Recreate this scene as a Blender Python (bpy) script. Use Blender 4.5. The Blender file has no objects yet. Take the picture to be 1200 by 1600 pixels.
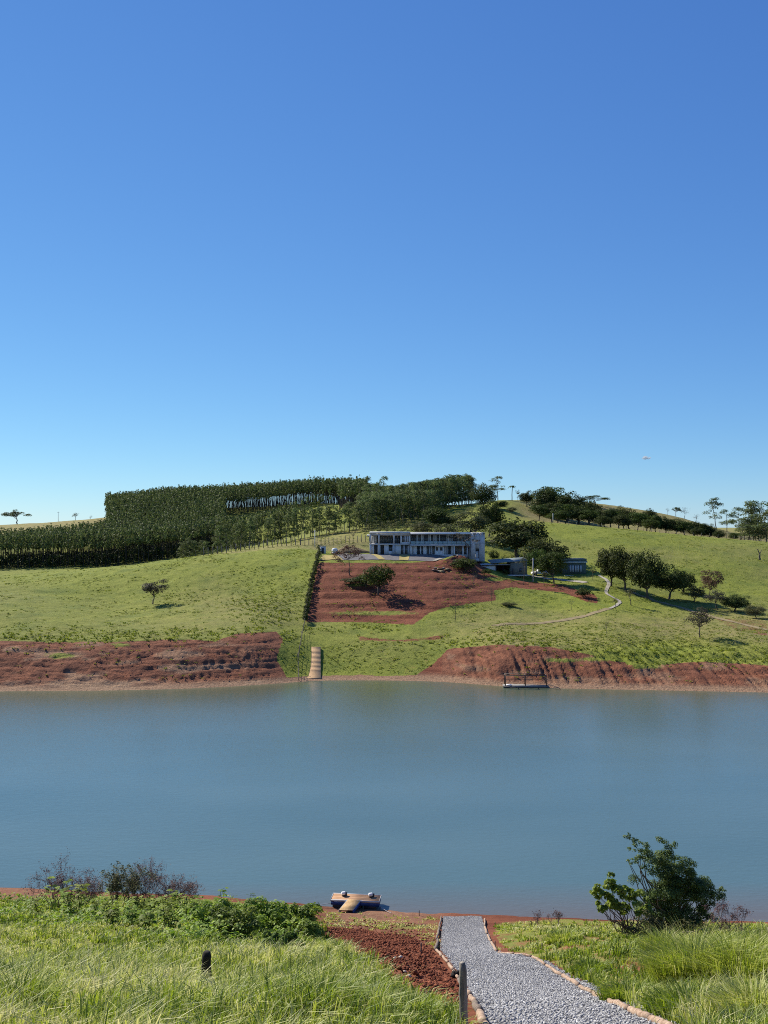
import bpy, math, random
import numpy as np
from mathutils import Vector

random.seed(7)
RNG = np.random.default_rng(7)
SC = bpy.context.scene
COL = SC.collection

# ---------------------------------------------------------------- camera
CAMH, F, HZ = 26.0, 1500.0, 820.0          # eye height over the lake, focal length and horizon row (1200x1600 frame)
cd = bpy.data.cameras.new('camera')
cd.sensor_fit = 'VERTICAL'; cd.sensor_height = 36.0
cd.lens = 36.0 * F / 1600.0
cd.shift_y = (HZ - 800.0) / 1600.0
cd.clip_start = 0.5; cd.clip_end = 20000
cam = bpy.data.objects.new('camera', cd); COL.objects.link(cam)
cam.location = (0, 0, CAMH); cam.rotation_euler = (math.radians(90), 0, 0)
SC.camera = cam

# ---------------------------------------------------------------- sky, sun, exposure
SUN_AZ, SUN_EL = -46.0, 36.0               # degrees from the view direction (negative = left), elevation
wd = bpy.data.worlds.new('World'); SC.world = wd; wd.use_nodes = True
wn = wd.node_tree; wn.nodes.clear()
sky = wn.nodes.new('ShaderNodeTexSky'); sky.sky_type = 'NISHITA'; sky.sun_disc = False
sky.sun_elevation = math.radians(SUN_EL); sky.sun_rotation = math.radians(SUN_AZ)
sky.altitude = 2000; sky.air_density = 1.0; sky.dust_density = 0.0; sky.ozone_density = 6.0
# camera response of the photograph: each channel on its own gentle curve, the same over the whole sky
sp_ = wn.nodes.new('ShaderNodeSeparateColor'); cb_ = wn.nodes.new('ShaderNodeCombineColor'); wn.links.new(sky.outputs[0], sp_.inputs[0])
for i_, (g_, k_) in enumerate(((0.93, 0.405), (0.82, 0.625), (0.53, 1.32))):
    pw_ = wn.nodes.new('ShaderNodeMath'); pw_.operation = 'POWER'; pw_.inputs[1].default_value = g_; wn.links.new(sp_.outputs[i_], pw_.inputs[0])
    ml_ = wn.nodes.new('ShaderNodeMath'); ml_.operation = 'MULTIPLY'; ml_.inputs[1].default_value = k_; wn.links.new(pw_.outputs[0], ml_.inputs[0]); wn.links.new(ml_.outputs[0], cb_.inputs[i_])
bg = wn.nodes.new('ShaderNodeBackground'); bg.inputs['Strength'].default_value = 0.145
wo = wn.nodes.new('ShaderNodeOutputWorld')
wn.links.new(cb_.outputs[0], bg.inputs['Color'])
wn.links.new(bg.outputs[0], wo.inputs['Surface'])

az, el = math.radians(SUN_AZ), math.radians(SUN_EL)
TO_SUN = Vector((math.sin(az) * math.cos(el), math.cos(az) * math.cos(el), math.sin(el)))
sl = bpy.data.lights.new('sun', 'SUN'); sl.energy = 5.0; sl.angle = math.radians(0.53); sl.color = (1.0, 0.93, 0.80)
so = bpy.data.objects.new('sun', sl); COL.objects.link(so)
so.rotation_euler = TO_SUN.to_track_quat('Z', 'Y').to_euler(); so.location = (-200, 100, 300)

vs = SC.view_settings
vs.view_transform = 'Standard'; vs.look = 'None'; vs.gamma = 1.0; vs.use_curve_mapping = False
vs.exposure = 0.62
SC.cycles.filter_width = 1.0
SC.cycles.max_bounces = 6; SC.cycles.diffuse_bounces = 2; SC.cycles.glossy_bounces = 3
SC.cycles.transmission_bounces = 4; SC.cycles.transparent_max_bounces = 6
SC.cycles.caustics_reflective = False; SC.cycles.caustics_refractive = False
SC.cycles.use_denoising = False; SC.cycles.denoiser = 'OPENIMAGEDENOISE'; SC.cycles.denoising_input_passes = 'RGB_ALBEDO_NORMAL'; SC.cycles.denoising_prefilter = 'ACCURATE'

# ---------------------------------------------------------------- noise and small maths
def _h(ix, iy, s):
    ix = ix.astype(np.int64); iy = iy.astype(np.int64)
    n = (ix * 374761393 + iy * 668265263 + s * 974711) & 0x7fffffff
    n = ((n ^ (n >> 13)) * 1274126177) & 0x7fffffff
    n = (n ^ (n >> 16)) & 0xffff
    return n / 65535.0
def vnoise(x, y, s=0):
    x = np.asarray(x, float); y = np.asarray(y, float)
    ix = np.floor(x); iy = np.floor(y); fx = x - ix; fy = y - iy
    fx = fx * fx * (3 - 2 * fx); fy = fy * fy * (3 - 2 * fy)
    a = _h(ix, iy, s); b = _h(ix + 1, iy, s); c = _h(ix, iy + 1, s); d = _h(ix + 1, iy + 1, s)
    return (a + (b - a) * fx) * (1 - fy) + (c + (d - c) * fx) * fy
def fbm(x, y, s=0, o=4):
    t = 0; a = 0.5; w = 0
    for k in range(o):
        t = t + a * vnoise(x * 2 ** k, y * 2 ** k, s + k); w += a; a *= 0.5
    return t / w
def sstep(a, b, x):
    t = np.clip((np.asarray(x, float) - a) / (b - a), 0, 1); return t * t * (3 - 2 * t)
def pchip(xs, ys, x):
    xs = np.array(xs, float); ys = np.array(ys, float); h = np.diff(xs); d = np.diff(ys) / h
    m = np.zeros(len(xs)); m[0] = d[0]; m[-1] = d[-1]
    for i in range(1, len(xs) - 1):
        if d[i - 1] * d[i] > 0:
            w1 = 2 * h[i] + h[i - 1]; w2 = h[i] + 2 * h[i - 1]
            m[i] = (w1 + w2) / (w1 / d[i - 1] + w2 / d[i])
    x = np.clip(x, xs[0], xs[-1]); i = np.clip(np.searchsorted(xs, x, side='right') - 1, 0, len(h) - 1)
    t = (x - xs[i]) / h[i]
    return ((2 * t**3 - 3 * t**2 + 1) * ys[i] + (t**3 - 2 * t**2 + t) * h[i] * m[i]
            + (-2 * t**3 + 3 * t**2) * ys[i + 1] + (t**3 - t**2) * h[i] * m[i + 1])
def inpoly(px, py, poly):
    px = np.asarray(px, float); py = np.asarray(py, float); r = np.zeros(px.shape, bool); n = len(poly)
    for i in range(n):
        x1, y1 = poly[i]; x2, y2 = poly[(i + 1) % n]
        if y1 == y2: continue
        c = ((y1 > py) != (y2 > py)) & (px < (x2 - x1) * (py - y1) / (y2 - y1) + x1)
        r ^= c
    return r

# ---------------------------------------------------------------- mesh helpers
def mesh_np(name, V, Q=None, T=None, mats=(), attrs=None, smooth=False, midx=None):
    V = np.asarray(V, np.float32).reshape(-1, 3)
    Q = np.zeros((0, 4), np.int32) if Q is None or len(Q) == 0 else np.asarray(Q, np.int32)
    T = np.zeros((0, 3), np.int32) if T is None or len(T) == 0 else np.asarray(T, np.int32)
    me = bpy.data.meshes.new(name)
    me.vertices.add(len(V)); me.vertices.foreach_set('co', V.ravel())
    nl = Q.size + T.size; me.loops.add(nl)
    me.loops.foreach_set('vertex_index', np.concatenate([Q.ravel(), T.ravel()]).astype(np.int32))
    npo = len(Q) + len(T); me.polygons.add(npo)
    st = np.concatenate([np.arange(len(Q)) * 4, Q.size + np.arange(len(T)) * 3]).astype(np.int32)
    me.polygons.foreach_set('loop_start', st)
    if midx is not None: me.polygons.foreach_set('material_index', np.asarray(midx, np.int32))
    if smooth: me.polygons.foreach_set('use_smooth', np.ones(npo, bool))
    for m in mats: me.materials.append(m)
    if attrs:
        for k, (ty, arr) in attrs.items():
            at = me.attributes.new(k, ty, 'POINT')
            at.data.foreach_set('color' if ty == 'FLOAT_COLOR' else 'value', np.asarray(arr, np.float32).ravel())
    me.update(calc_edges=True); me.validate()
    return me
def link(name, me, parent=None, loc=(0, 0, 0), rz=0.0, sc=None):
    o = bpy.data.objects.new(name, me); COL.objects.link(o)
    o.location = loc; o.rotation_euler = (0, 0, rz)
    if sc is not None: o.scale = sc if hasattr(sc, '__len__') else (sc, sc, sc)
    if parent: o.parent = parent
    return o
def tag(o, label=None, cat=None, group=None, kind=None):
    if label: o['label'] = label
    if cat: o['category'] = cat
    if group: o['group'] = group
    if kind: o['kind'] = kind
    return o
def thing(name, label, cat, loc=(0, 0, 0), rz=0.0, group=None):
    return tag(link(name, None, None, loc, rz), label, cat, group)

class MB:
    """collects boxes, tubes and free faces into one mesh"""
    def __init__(s): s.V = []; s.Q = []; s.T = []; s.n = 0; s.A = []
    def add(s, V, Q=None, T=None, a=0.5):
        V = np.asarray(V, float).reshape(-1, 3)
        if Q is not None and len(Q): s.Q.append(np.asarray(Q, int) + s.n)
        if T is not None and len(T): s.T.append(np.asarray(T, int) + s.n)
        s.V.append(V); s.n += len(V)
        s.A.append(np.broadcast_to(np.asarray(a, float), (len(V),)).copy())
        return s
    def box(s, x0, x1, y0, y1, z0, z1, a=0.5):
        V = [(x0,y0,z0),(x1,y0,z0),(x1,y1,z0),(x0,y1,z0),(x0,y0,z1),(x1,y0,z1),(x1,y1,z1),(x0,y1,z1)]
        return s.add(V, [(0,3,2,1),(4,5,6,7),(0,1,5,4),(1,2,6,5),(2,3,7,6),(3,0,4,7)], a=a)
    def tube(s, pts, rad, n=6, cap=True, a=0.5, wob=0.0):
        P = np.asarray(pts, float); R = np.broadcast_to(np.asarray(rad, float), (len(P),))
        tg = np.gradient(P, axis=0); tg /= np.linalg.norm(tg, axis=1)[:, None] + 1e-9
        ref = np.array([0.0, 0, 1]) if abs(tg[0][2]) < 0.9 else np.array([1.0, 0, 0])
        u = np.cross(ref, tg); u /= np.linalg.norm(u, axis=1)[:, None] + 1e-9
        v = np.cross(tg, u); th = np.arange(n) * 2 * math.pi / n
        rr = R[:, None] * (1 + wob * (RNG.random((len(P), n)) - 0.5))
        V = P[:, None, :] + rr[:, :, None] * (np.cos(th)[None, :, None] * u[:, None, :] + np.sin(th)[None, :, None] * v[:, None, :])
        Q = []
        for i in range(len(P) - 1):
            for j in range(n):
                k = (j + 1) % n; Q.append((i*n+j, i*n+k, (i+1)*n+k, (i+1)*n+j))
        T = []
        if cap:
            for j in range(1, n - 1): T += [(0, j + 1, j), ((len(P)-1)*n, (len(P)-1)*n + j, (len(P)-1)*n + j + 1)]
        return s.add(V.reshape(-1, 3), Q, T, a)
    def arrays(s):
        V = np.concatenate(s.V) if s.V else np.zeros((0, 3))
        Q = np.concatenate(s.Q) if s.Q else None; T = np.concatenate(s.T) if s.T else None
        return V, Q, T, np.concatenate(s.A) if s.A else np.zeros(0)
    def mesh(s, name, mat, smooth=False):
        V, Q, T, A = s.arrays()
        return mesh_np(name, V, Q, T, [mat] if mat else [], {'tint': ('FLOAT', A)}, smooth)
    def build(s, name, mat, parent=None, smooth=False, loc=(0, 0, 0), rz=0.0):
        return link(name, s.mesh(name, mat, smooth), parent, loc, rz)

# ---------------------------------------------------------------- materials
class NT:
    def __init__(s, name):
        s.m = bpy.data.materials.new(name); s.m.use_nodes = True; s.t = s.m.node_tree
        s.b = s.t.nodes['Principled BSDF']; s.out = s.t.nodes['Material Output']
        s.b.inputs['Specular IOR Level'].default_value = 0.25
    def n(s, ty, **kw):
        o = s.t.nodes.new(ty)
        for k, v in kw.items():
            if k in o.inputs.keys() or isinstance(k, int): o.inputs[k].default_value = v
            else: setattr(o, k, v)
        return o
    def l(s, a, b): s.t.links.new(a, b)
    def coord(s, obj=False):
        if obj: return s.n('ShaderNodeTexCoord').outputs['Object']
        return s.n('ShaderNodeNewGeometry').outputs['Position']
    def noise(s, co, scale, detail=4, rough=0.55, stretch=None):
        if stretch:
            mp = s.n('ShaderNodeMapping'); mp.inputs['Scale'].default_value = stretch; s.l(co, mp.inputs['Vector']); co = mp.outputs[0]
        t = s.n('ShaderNodeTexNoise'); t.inputs['Scale'].default_value = scale
        t.inputs['Detail'].default_value = detail; t.inputs['Roughness'].default_value = rough
        s.l(co, t.inputs['Vector']); return t.outputs['Fac']
    def ramp(s, fac, stops):
        r = s.n('ShaderNodeValToRGB'); e = r.color_ramp.elements
        while len(e) < len(stops): e.new(0.5)
        for i, (p, c) in enumerate(stops):
            e[i].position = p; e[i].color = (*c, 1) if len(c) == 3 else c
        s.l(fac, r.inputs['Fac']); return r.outputs['Color']
    def mix(s, fac, a, b, mode='MIX'):
        m = s.n('ShaderNodeMix', data_type='RGBA', blend_type=mode)
        for sock, v in ((m.inputs['Factor'], fac), (m.inputs[6], a), (m.inputs[7], b)):
            if isinstance(v, (int, float)): sock.default_value = v
            elif isinstance(v, tuple): sock.default_value = (*v, 1) if len(v) == 3 else v
            else: s.l(v, sock)
        return m.outputs[2]
    def math(s, op, a, b=None, c=None, clamp=False):
        m = s.n('ShaderNodeMath', operation=op, use_clamp=clamp)
        for i, v in enumerate((a, b, c)):
            if v is None: continue
            if isinstance(v, (int, float)): m.inputs[i].default_value = v
            else: s.l(v, m.inputs[i])
        return m.outputs[0]
    def bump(s, h, strength=0.5, dist=0.1, to=None):
        b = s.n('ShaderNodeBump'); b.inputs['Strength'].default_value = strength; b.inputs['Distance'].default_value = dist
        s.l(h, b.inputs['Height']); s.l(b.outputs[0], (to or s.b).inputs['Normal']); return b
    def col(s, c):
        if isinstance(c, tuple): s.b.inputs['Base Color'].default_value = (*c, 1)
        else: s.l(c, s.b.inputs['Base Color'])
    def attr(s, name): return s.n('ShaderNodeAttribute', attribute_name=name)
    def rough(s, v): s.b.inputs['Roughness'].default_value = v

def m_plain(name, c1, c2, scale=3.0, rough=0.8, bump=0.2, stretch=None, spec=0.25, detail=5, dist=0.02):
    m = NT(name); co = m.coord(True)
    nf = m.noise(co, scale, detail, 0.6, stretch)
    m.col(m.ramp(nf, [(0.3, c1), (0.7, c2)])); m.rough(rough); m.b.inputs['Specular IOR Level'].default_value = spec
    if bump: m.bump(nf, bump, dist)
    return m.m
def m_leaf(name, cols, trans=0.3, rough=0.65, spec=0.08, objvar=0.25):
    """leaf material: colour by the per-leaf tint attribute, shifted a little from plant to plant"""
    m = NT(name); at = m.attr('tint')
    n = len(cols); c = m.ramp(at.outputs['Fac'], [(i / (n - 1), k) for i, k in enumerate(cols)])
    if objvar:
        oi = m.n('ShaderNodeObjectInfo')
        h = m.n('ShaderNodeHueSaturation'); m.l(c, h.inputs['Color'])
        m.l(m.math('MULTIPLY_ADD', oi.outputs['Random'], objvar * 1.2, 1 - objvar * 0.6), h.inputs['Value'])
        m.l(m.math('MULTIPLY_ADD', oi.outputs['Random'], 0.03, 0.485), h.inputs['Hue'])
        c = h.outputs[0]
    m.col(c); m.rough(rough); m.b.inputs['Specular IOR Level'].default_value = spec
    if trans:
        tr = m.n('ShaderNodeBsdfTranslucent'); ms = m.n('ShaderNodeMixShader'); ms.inputs[0].default_value = trans
        g = m.n('ShaderNodeHueSaturation'); g.inputs['Value'].default_value = 1.25; g.inputs['Saturation'].default_value = 1.1
        m.l(c, g.inputs['Color']); m.l(g.outputs[0], tr.inputs['Color'])
        m.l(m.b.outputs[0], ms.inputs[1]); m.l(tr.outputs[0], ms.inputs[2]); m.l(ms.outputs[0], m.out.inputs['Surface'])
    return m.m
# ---------------------------------------------------------------- terrain shape
def ZP(py, D): return CAMH - (py - HZ) / F * D
def SH(py): return CAMH * F / (py - HZ)          # distance at which the water line shows in row py
E = [(700, 20), (1100, 8), (2500, 5), (7000, 5)]
def prof(shore, pts, end=E): return [(85, -6), (shore - 12, -1.6), (shore, 0.0)] + pts + [e for e in end if e[0] > pts[-1][0] + 60]
def P(*a): return [(d, ZP(y, d)) for d, y in a]
COLS = [
 (-1600, prof(128, [(145, 5), (260, 11), (360, 8), (600, 24)])),
 (-500, prof(142, [(158, 5.5), (250, 11), (320, 8), (385, 7.5), (600, 24)])),
 (0,    prof(SH(1080), P((166, 1003), (255, 902)) + [(305, 9.5), (350, 7.6), (385, 8.0), (600, 25.6)])),
 (170,  prof(SH(1079), P((166, 1005), (210, 950), (255, 889)) + [(310, 11.5), (370, 9.5), (560, 30.5)])),
 (290,  prof(SH(1076), P((167, 1002), (210, 942), (257, 873)) + [(300, 15), (350, 12.5), (400, 14), (550, 34.4)])),
 (400,  prof(SH(1070), P((169, 995), (210, 935), (257, 862)) + [(282, 19.3), (330, 18), (400, 17.5), (550, 36.3)])),
 (470,  prof(SH(1064), P((176, 1000), (192, 972), (262, 855)) + [(286, 20.6), (330, 21), (400, 22), (540, 37.9)])),
 (510,  prof(SH(1063), P((178, 1005), (192, 972), (235, 879.5), (250, 866)) + [(268, 18.9), (286, 21.2), (330, 23), (400, 28), (530, 38)])),
 (600,  prof(SH(1063), P((178, 1003), (192, 972), (235, 879.5), (250, 866)) + [(268, 18.6), (290, 22.3), (330, 25), (400, 30), (480, 36.2), (600, 32)])),
 (690,  prof(SH(1065), P((176, 1008), (190, 970), (233, 884), (250, 867)) + [(268, 18.6), (300, 23), (350, 27.4), (420, 31.8), (470, 35.4), (600, 30)])),
 (740,  prof(SH(1068), P((172, 1008), (195, 963), (232, 896), (250, 875)) + [(268, 18.0), (300, 21.8), (350, 27.5), (420, 32.5), (470, 36), (600, 30)])),
 (780,  prof(SH(1072), P((166, 1008), (200, 955), (235, 905), (250, 893), (268, 874), (300, 849), (350, 815), (450, 778)) + [(600, 32)])),
 (850,  prof(SH(1075), P((165, 1012), (200, 965), (235, 915), (260, 897), (290, 865), (345, 816)) + [(385, 27.4), (500, 39.9)])),
 (950,  prof(SH(1077), P((163, 1020), (200, 958), (215, 940), (235, 915), (262, 890), (345, 825)) + [(385, 24.6), (430, 26.5), (500, 36.5)])),
 (1050, prof(SH(1079), P((161, 1034), (180, 995), (210, 955), (240, 925), (345, 834)) + [(385, 21.5), (500, 31)])),
 (1130, prof(SH(1080.5), P((160, 1038), (178, 995), (215, 955), (245, 925), (340, 841)) + [(380, 19), (500, 23.2)])),
 (1200, prof(SH(1082), P((158, 1043), (175, 1000), (220, 955), (250, 925), (335, 848)) + [(370, 17.5), (450, 15.5), (520, 15)])),
 (1500, prof(144, [(160, 3.2), (178, 5), (250, 8), (330, 17), (400, 14), (520, 12)])),
 (2700, prof(135, [(160, 4), (250, 9), (330, 16), (500, 12)])),
]
TP = np.arange(-1600, 2701, 10.0); TD = np.concatenate([np.arange(85, 700, 1.0), np.geomspace(700, 7000, 60)])
_pf = np.array([pchip([a for a, _ in p], [b for _, b in p], TD) for _, p in COLS])
_cx = np.array([c for c, _ in COLS], float)
TBL = np.stack([np.interp(TP, _cx, _pf[:, j]) for j in range(len(TD))], 1)
_k = np.exp(-0.5 * (np.arange(-6, 7) / 2.2) ** 2); _k /= _k.sum()
_pad = np.pad(TBL, ((6, 6), (0, 0)), 'edge')
TBL = sum(_k[i] * _pad[i:i + len(TP)] for i in range(13))

TERR = [(486, 880), (700, 880), (735, 900), (775, 930), (770, 940), (690, 952), (655, 968), (560, 972), (478, 970)]
def zfar(px, D):
    px = np.asarray(px, float); D = np.asarray(D, float)
    i = np.clip((px - TP[0]) / 10.0, 0, len(TP) - 1.001); i0 = i.astype(int); fi = i - i0
    j = np.interp(D, TD, np.arange(len(TD))); j0 = np.clip(j.astype(int), 0, len(TD) - 2); fj = j - j0
    z = ((TBL[i0, j0] * (1 - fj) + TBL[i0, j0 + 1] * fj) * (1 - fi)
         + (TBL[i0 + 1, j0] * (1 - fj) + TBL[i0 + 1, j0 + 1] * fj) * fi)
    X = (px - 600) / F * D; zb = z
    land = sstep(0.0, 3.0, z)
    z = z + land * (fbm(X / 22, D / 22, 3) - 0.5) * 0.9 * sstep(3, 8, z) * np.where((px > 480) & (px < 800) & (D < 275), 0.35, 1.0)
    z = z + land * (fbm(X / 2.6, D / 2.6, 9, 3) - 0.5) * 0.42
    # gullied red banks along the far shore: strata on the left, rills running down on the right
    bl = sstep(460, 400, px) * sstep(0.1, 0.8, z) * sstep(7.2, 5.0, z) * (D < 185)
    q = 1.0; zz = z / q + 2.2 * (fbm(X / 14, D / 40, 21) - 0.5); st = np.floor(zz) + sstep(0.45, 1.0, zz - np.floor(zz))
    z = z + bl * ((st - zz) * q * 0.2 * sstep(0.35, 0.6, fbm(X / 12, D / 12, 24)) + (fbm(X / 1.9, D / 2.0, 22, 4) - 0.5) * 0.55 + 0.22 * (sstep(0.3, 0.7, np.abs(fbm(X / 30, z / 0.55, 23, 3) * 6 % 1 - 0.5) * 2) - 0.5))
    br = sstep(670, 740, px) * sstep(0.2, 1.0, z) * sstep(5.6, 3.8, z) * (D < 185)
    ril = np.abs(fbm(X / 1.7 + D / 14, D / 16, 31, 3) - 0.5) * 2
    ril2 = np.abs(fbm(X / 0.8 + D / 18, D / 22, 35, 2) - 0.5) * 2
    z = z + br * (-0.30 * np.exp(-(ril / 0.13) ** 2) * sstep(0.35, 0.6, fbm(X / 8, D / 5, 36)) * 1.3 - 0.26 * np.exp(-(ril2 / 0.2) ** 2) + 0.15 + (fbm(X / 5, D / 2.2, 33, 3) - 0.5) * 0.9)
    # cut terraces below the long house
    py = HZ + (CAMH - z) / D * F
    tm = sstep(484, 500, px) * sstep(770, 720, px) * sstep(190, 194, D) * sstep(238, 232, D)
    tz = z / 1.55 + 0.35 * (fbm(X / 14, 0 * X, 44) - 0.5); fr = tz - np.floor(tz)
    stp = (np.floor(tz) + sstep(0.62, 0.92, fr) - tz) * 1.55
    z = z + tm * (stp * 0.32 + 0.18 * sstep(0.02, 0.08, fr) * sstep(0.2, 0.1, fr) + (fbm(X / 0.9, D / 0.9, 45, 3) - 0.5) * 0.35)
    # spoil heap at the right end of the yard
    for hx, hd, hw, hh in ((712, 238, 3.6, 1.5), (724, 240, 2.6, 1.3), (700, 236, 2.0, 0.8)):
        z = z + hh * np.exp(-(((X - (hx - 600) / F * hd) / hw) ** 2 + ((D - hd) / 2.6) ** 2)) * (1 + 0.5 * (fbm(X / 0.8, D / 0.8, 50, 3) - 0.5))
    rm = sstep(24, 15, np.abs(px - 490)) * sstep(183, 178, D)      # levelled bed of the boat ramp
    return z + (zb - z) * rm
def gfar(X, Y): return float(zfar(600 + F * X / Y, Y))
_DD = np.arange(140, 640, 0.25)
def hit(px, py, dmin=140):
    """ground point of the far shore seen in this direction"""
    z = zfar(np.full(_DD.shape, float(px)), _DD); los = ZP(py, _DD)
    ok = np.nonzero((z >= los) & (_DD >= dmin))[0]
    D = _DD[ok[0]] if len(ok) else 340.0
    return ((px - 600) / F * D, D, float(zfar(px, D)))

# near bank
def znear(x, y):
    x = np.asarray(x, float); y = np.asarray(y, float)
    s = np.interp(x, [-60, -28, -12, -2, 3, 6, 14, 60], [9, 4.8, 3.2, 0.9, 0.2, 0.0, -0.8, -3])
    ye = y - s * sstep(20, 60, y)
    z = pchip([-40, 0, 15, 27, 38, 50, 62.9, 66.5, 72, 98], [40, 24.3, 18.2, 13.1, 8.9, 4.35, 0.22, -0.45, -2.5, -6], ye)
    px = 600 + F * x / np.maximum(y, 3)
    pm = np.exp(-((x - np.interp(y, [10, 15, 38, 63], [2.8, 2.9, 3.6, 5.2])) / 1.9) ** 2)
    land = sstep(63.5, 60, ye)
    z = z + land * (0.15 * sstep(-0.5, -5, x) * sstep(60, 45, y) + 0.45 * sstep(5.5, 9, x) * sstep(62, 50, y))
    z = z + land * (1 - pm) * ((fbm(x / 3.1, y / 3.1, 61, 4) - 0.5) * 0.6 + (fbm(x / 0.7, y / 0.7, 62, 3) - 0.5) * 0.16)
    dug = np.exp(-(((x - (0.5 + (y - 25) * 0.02)) / 1.5) ** 2 + ((y - 33) / 12) ** 2))
    z = z + dug * (fbm(x / 0.45, y / 0.45, 63, 3) - 0.42) * 0.55
    return z + (1 - land) * (fbm(x / 1.5, y / 1.5, 64, 3) - 0.5) * 0.10 * sstep(-1.5, 0, z)
_DN = np.arange(9, 75, 0.05)
def nhit(px, py):
    X = (px - 600) / F * _DN; z = znear(X, _DN); ok = np.nonzero(z >= ZP(py, _DN))[0]
    D = _DN[ok[0]] if len(ok) else 63.0
    return np.array(((px - 600) / F * D, D, float(znear((px - 600) / F * D, D))))
def proj(X, Y, Z): return 600 + F * X / Y, HZ + (CAMH - Z) / Y * F

# ---------------------------------------------------------------- ground materials
def ground_material(name, near=False):
    m = NT(name); co = m.coord(); at = m.attr('mask'); sep = m.n('ShaderNodeSeparateColor'); m.l(at.outputs['Color'], sep.inputs[0])
    soil, dry, aux = sep.outputs[0], sep.outputs[1], sep.outputs[2]  # dry: dry grass, and on terrace soil the painted raking-light shade
    n1 = m.noise(co, 0.035, 4); n2 = m.noise(co, 0.45, 5, 0.6); n3 = m.noise(co, 2.2, 5, 0.65); n4 = m.noise(co, 9.0 if near else 5.0, 4, 0.7)
    g = m.ramp(n2, [(0.3, (0.125, 0.155, 0.022)), (0.5, (0.208, 0.236, 0.033)), (0.72, (0.278, 0.284, 0.055))])
    g2 = m.ramp(n3, [(0.30, (0.095, 0.118, 0.020)), (0.5, (0.188, 0.218, 0.033)), (0.75, (0.256, 0.258, 0.062))])
    g = m.mix(0.5, g, g2)
    n0 = m.noise(co, 0.018, 5, 0.6); n5 = m.noise(co, 0.11, 5, 0.65)
    g = m.mix(m.ramp(n0, [(0.46, (0,) * 3), (0.66, (0.5,) * 3)]), g, m.ramp(n3, [(0.3, (0.105, 0.120, 0.034)), (0.7, (0.195, 0.190, 0.070))]))
    g = m.mix(m.ramp(n5, [(0.50, (0,) * 3), (0.68, (0.8,) * 3)]), g, m.ramp(n3, [(0.3, (0.085, 0.120, 0.022)), (0.7, (0.150, 0.190, 0.036))]))
    dryc = m.ramp(n3, [(0.3, (0.20, 0.155, 0.065)), (0.7, (0.35, 0.275, 0.14))])
    df = m.math('MULTIPLY_ADD', n1, 0.9, -0.42); df = m.math('ADD', df, dry, clamp=True)
    df = m.math('MULTIPLY', df, m.ramp(n2, [(0.35, (0.35,) * 3), (0.65, (1,) * 3)]))
    g = m.mix(df, g, dryc)
    s1 = m.ramp(n3, [(0.25, (0.070, 0.022, 0.013)), (0.5, (0.160, 0.052, 0.029)), (0.75, (0.235, 0.088, 0.050))])
    s2 = m.ramp(n2, [(0.3, (0.095, 0.030, 0.018)), (0.7, (0.225, 0.082, 0.048))])
    s = m.mix(0.5, s1, s2)
    str_ = m.noise(co, 1.0, 4, 0.6, (0.12, 0.12, 3.2))            # strata
    s = m.mix(0.45, s, m.ramp(str_, [(0.35, (0.110, 0.032, 0.018)), (0.65, (0.300, 0.118, 0.064))]))
    s = m.mix(aux, s, m.ramp(n3, [(0.3, (0.21, 0.125, 0.075)), (0.7, (0.40, 0.27, 0.17))]))   # paler, drier silt
    s = m.mix(m.math('MULTIPLY', dry, 0.6), s, m.mix(1.0, s, (0.55, 0.50, 0.50), 'MULTIPLY'))      # dry darkens soil too: the terraces' raking-light shade put into the colour
    nn = m.math('MULTIPLY_ADD', m.math('ADD', m.math('ADD', n3, n4), n2), 0.6, -0.9)
    f = m.math('ADD', soil, nn); f = m.ramp(f, [(0.40, (0,) * 3), (0.56, (1,) * 3)])
    m.col(m.mix(f, g, s)); m.rough(0.95); m.b.inputs['Specular IOR Level'].default_value = 0.1
    hgt = m.math('ADD', m.math('MULTIPLY', n3, 0.7), m.math('MULTIPLY', n4, 0.4))
    m.bump(hgt, 0.9, 0.12 if near else 0.36)
    return m.m
M_FARG = ground_material('pasture_and_soil'); M_NEARG = ground_material('bank_soil', True)

# ---------------------------------------------------------------- far terrain sheet
pxs = np.concatenate([np.arange(-1600, -120, 24), np.arange(-120, 1320, 2.8), np.arange(1320, 2701, 24)])
ds = np.concatenate([np.arange(85, 146, 4), np.arange(146, 180, 0.34), np.arange(180, 272, 0.55), np.arange(272, 620, 3.0), np.geomspace(622, 7000, 45)])
PX, DG = np.meshgrid(pxs, ds); ZG = zfar(PX, DG); XG = (PX - 600) / F * DG; PYG = HZ + (CAMH - ZG) / DG * F
nr, nc = PX.shape
SOILP = [
 ([(497, 879), (640, 880), (700, 874), (716, 866), (745, 870), (760, 886), (756, 898), (772, 915), (774, 938), (700, 948), (672, 958), (645, 976), (560, 972), (478, 972)], 1.0),
 ([(-1600, 990), (0, 1001), (100, 1004), (200, 1002), (290, 999), (338, 1002), (370, 990), (432, 987), (442, 998), (432, 1030), (450, 1062), (440, 1120), (-1600, 1200)], 1.0),
 ([(640, 1062), (680, 1036), (700, 1014), (780, 1007), (860, 1011), (920, 1022), (960, 1032), (1000, 1040), (1060, 1036), (1100, 1034), (1200, 1040), (2700, 1050), (2700, 1200), (640, 1200)], 1.0),
 ([(750, 893), (800, 906), (880, 914), (932, 930), (936, 943), (918, 941), (880, 926), (800, 918), (760, 925)], 0.74),
 ([(560, 993), (620, 1000), (700, 992), (690, 999), (640, 1003), (560, 1001)], 0.55),
 ([(1110, 965), (1200, 970), (1200, 995), (1150, 985)], 0.45),
 ([(575, 1010), (690, 1028), (680, 1062), (600, 1050)], 0.3),
]
soil = np.zeros(PX.shape)
for poly, v in SOILP: soil = np.where(inpoly(PX, PYG, poly) & (DG < 262), np.maximum(soil, v), soil)
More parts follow.
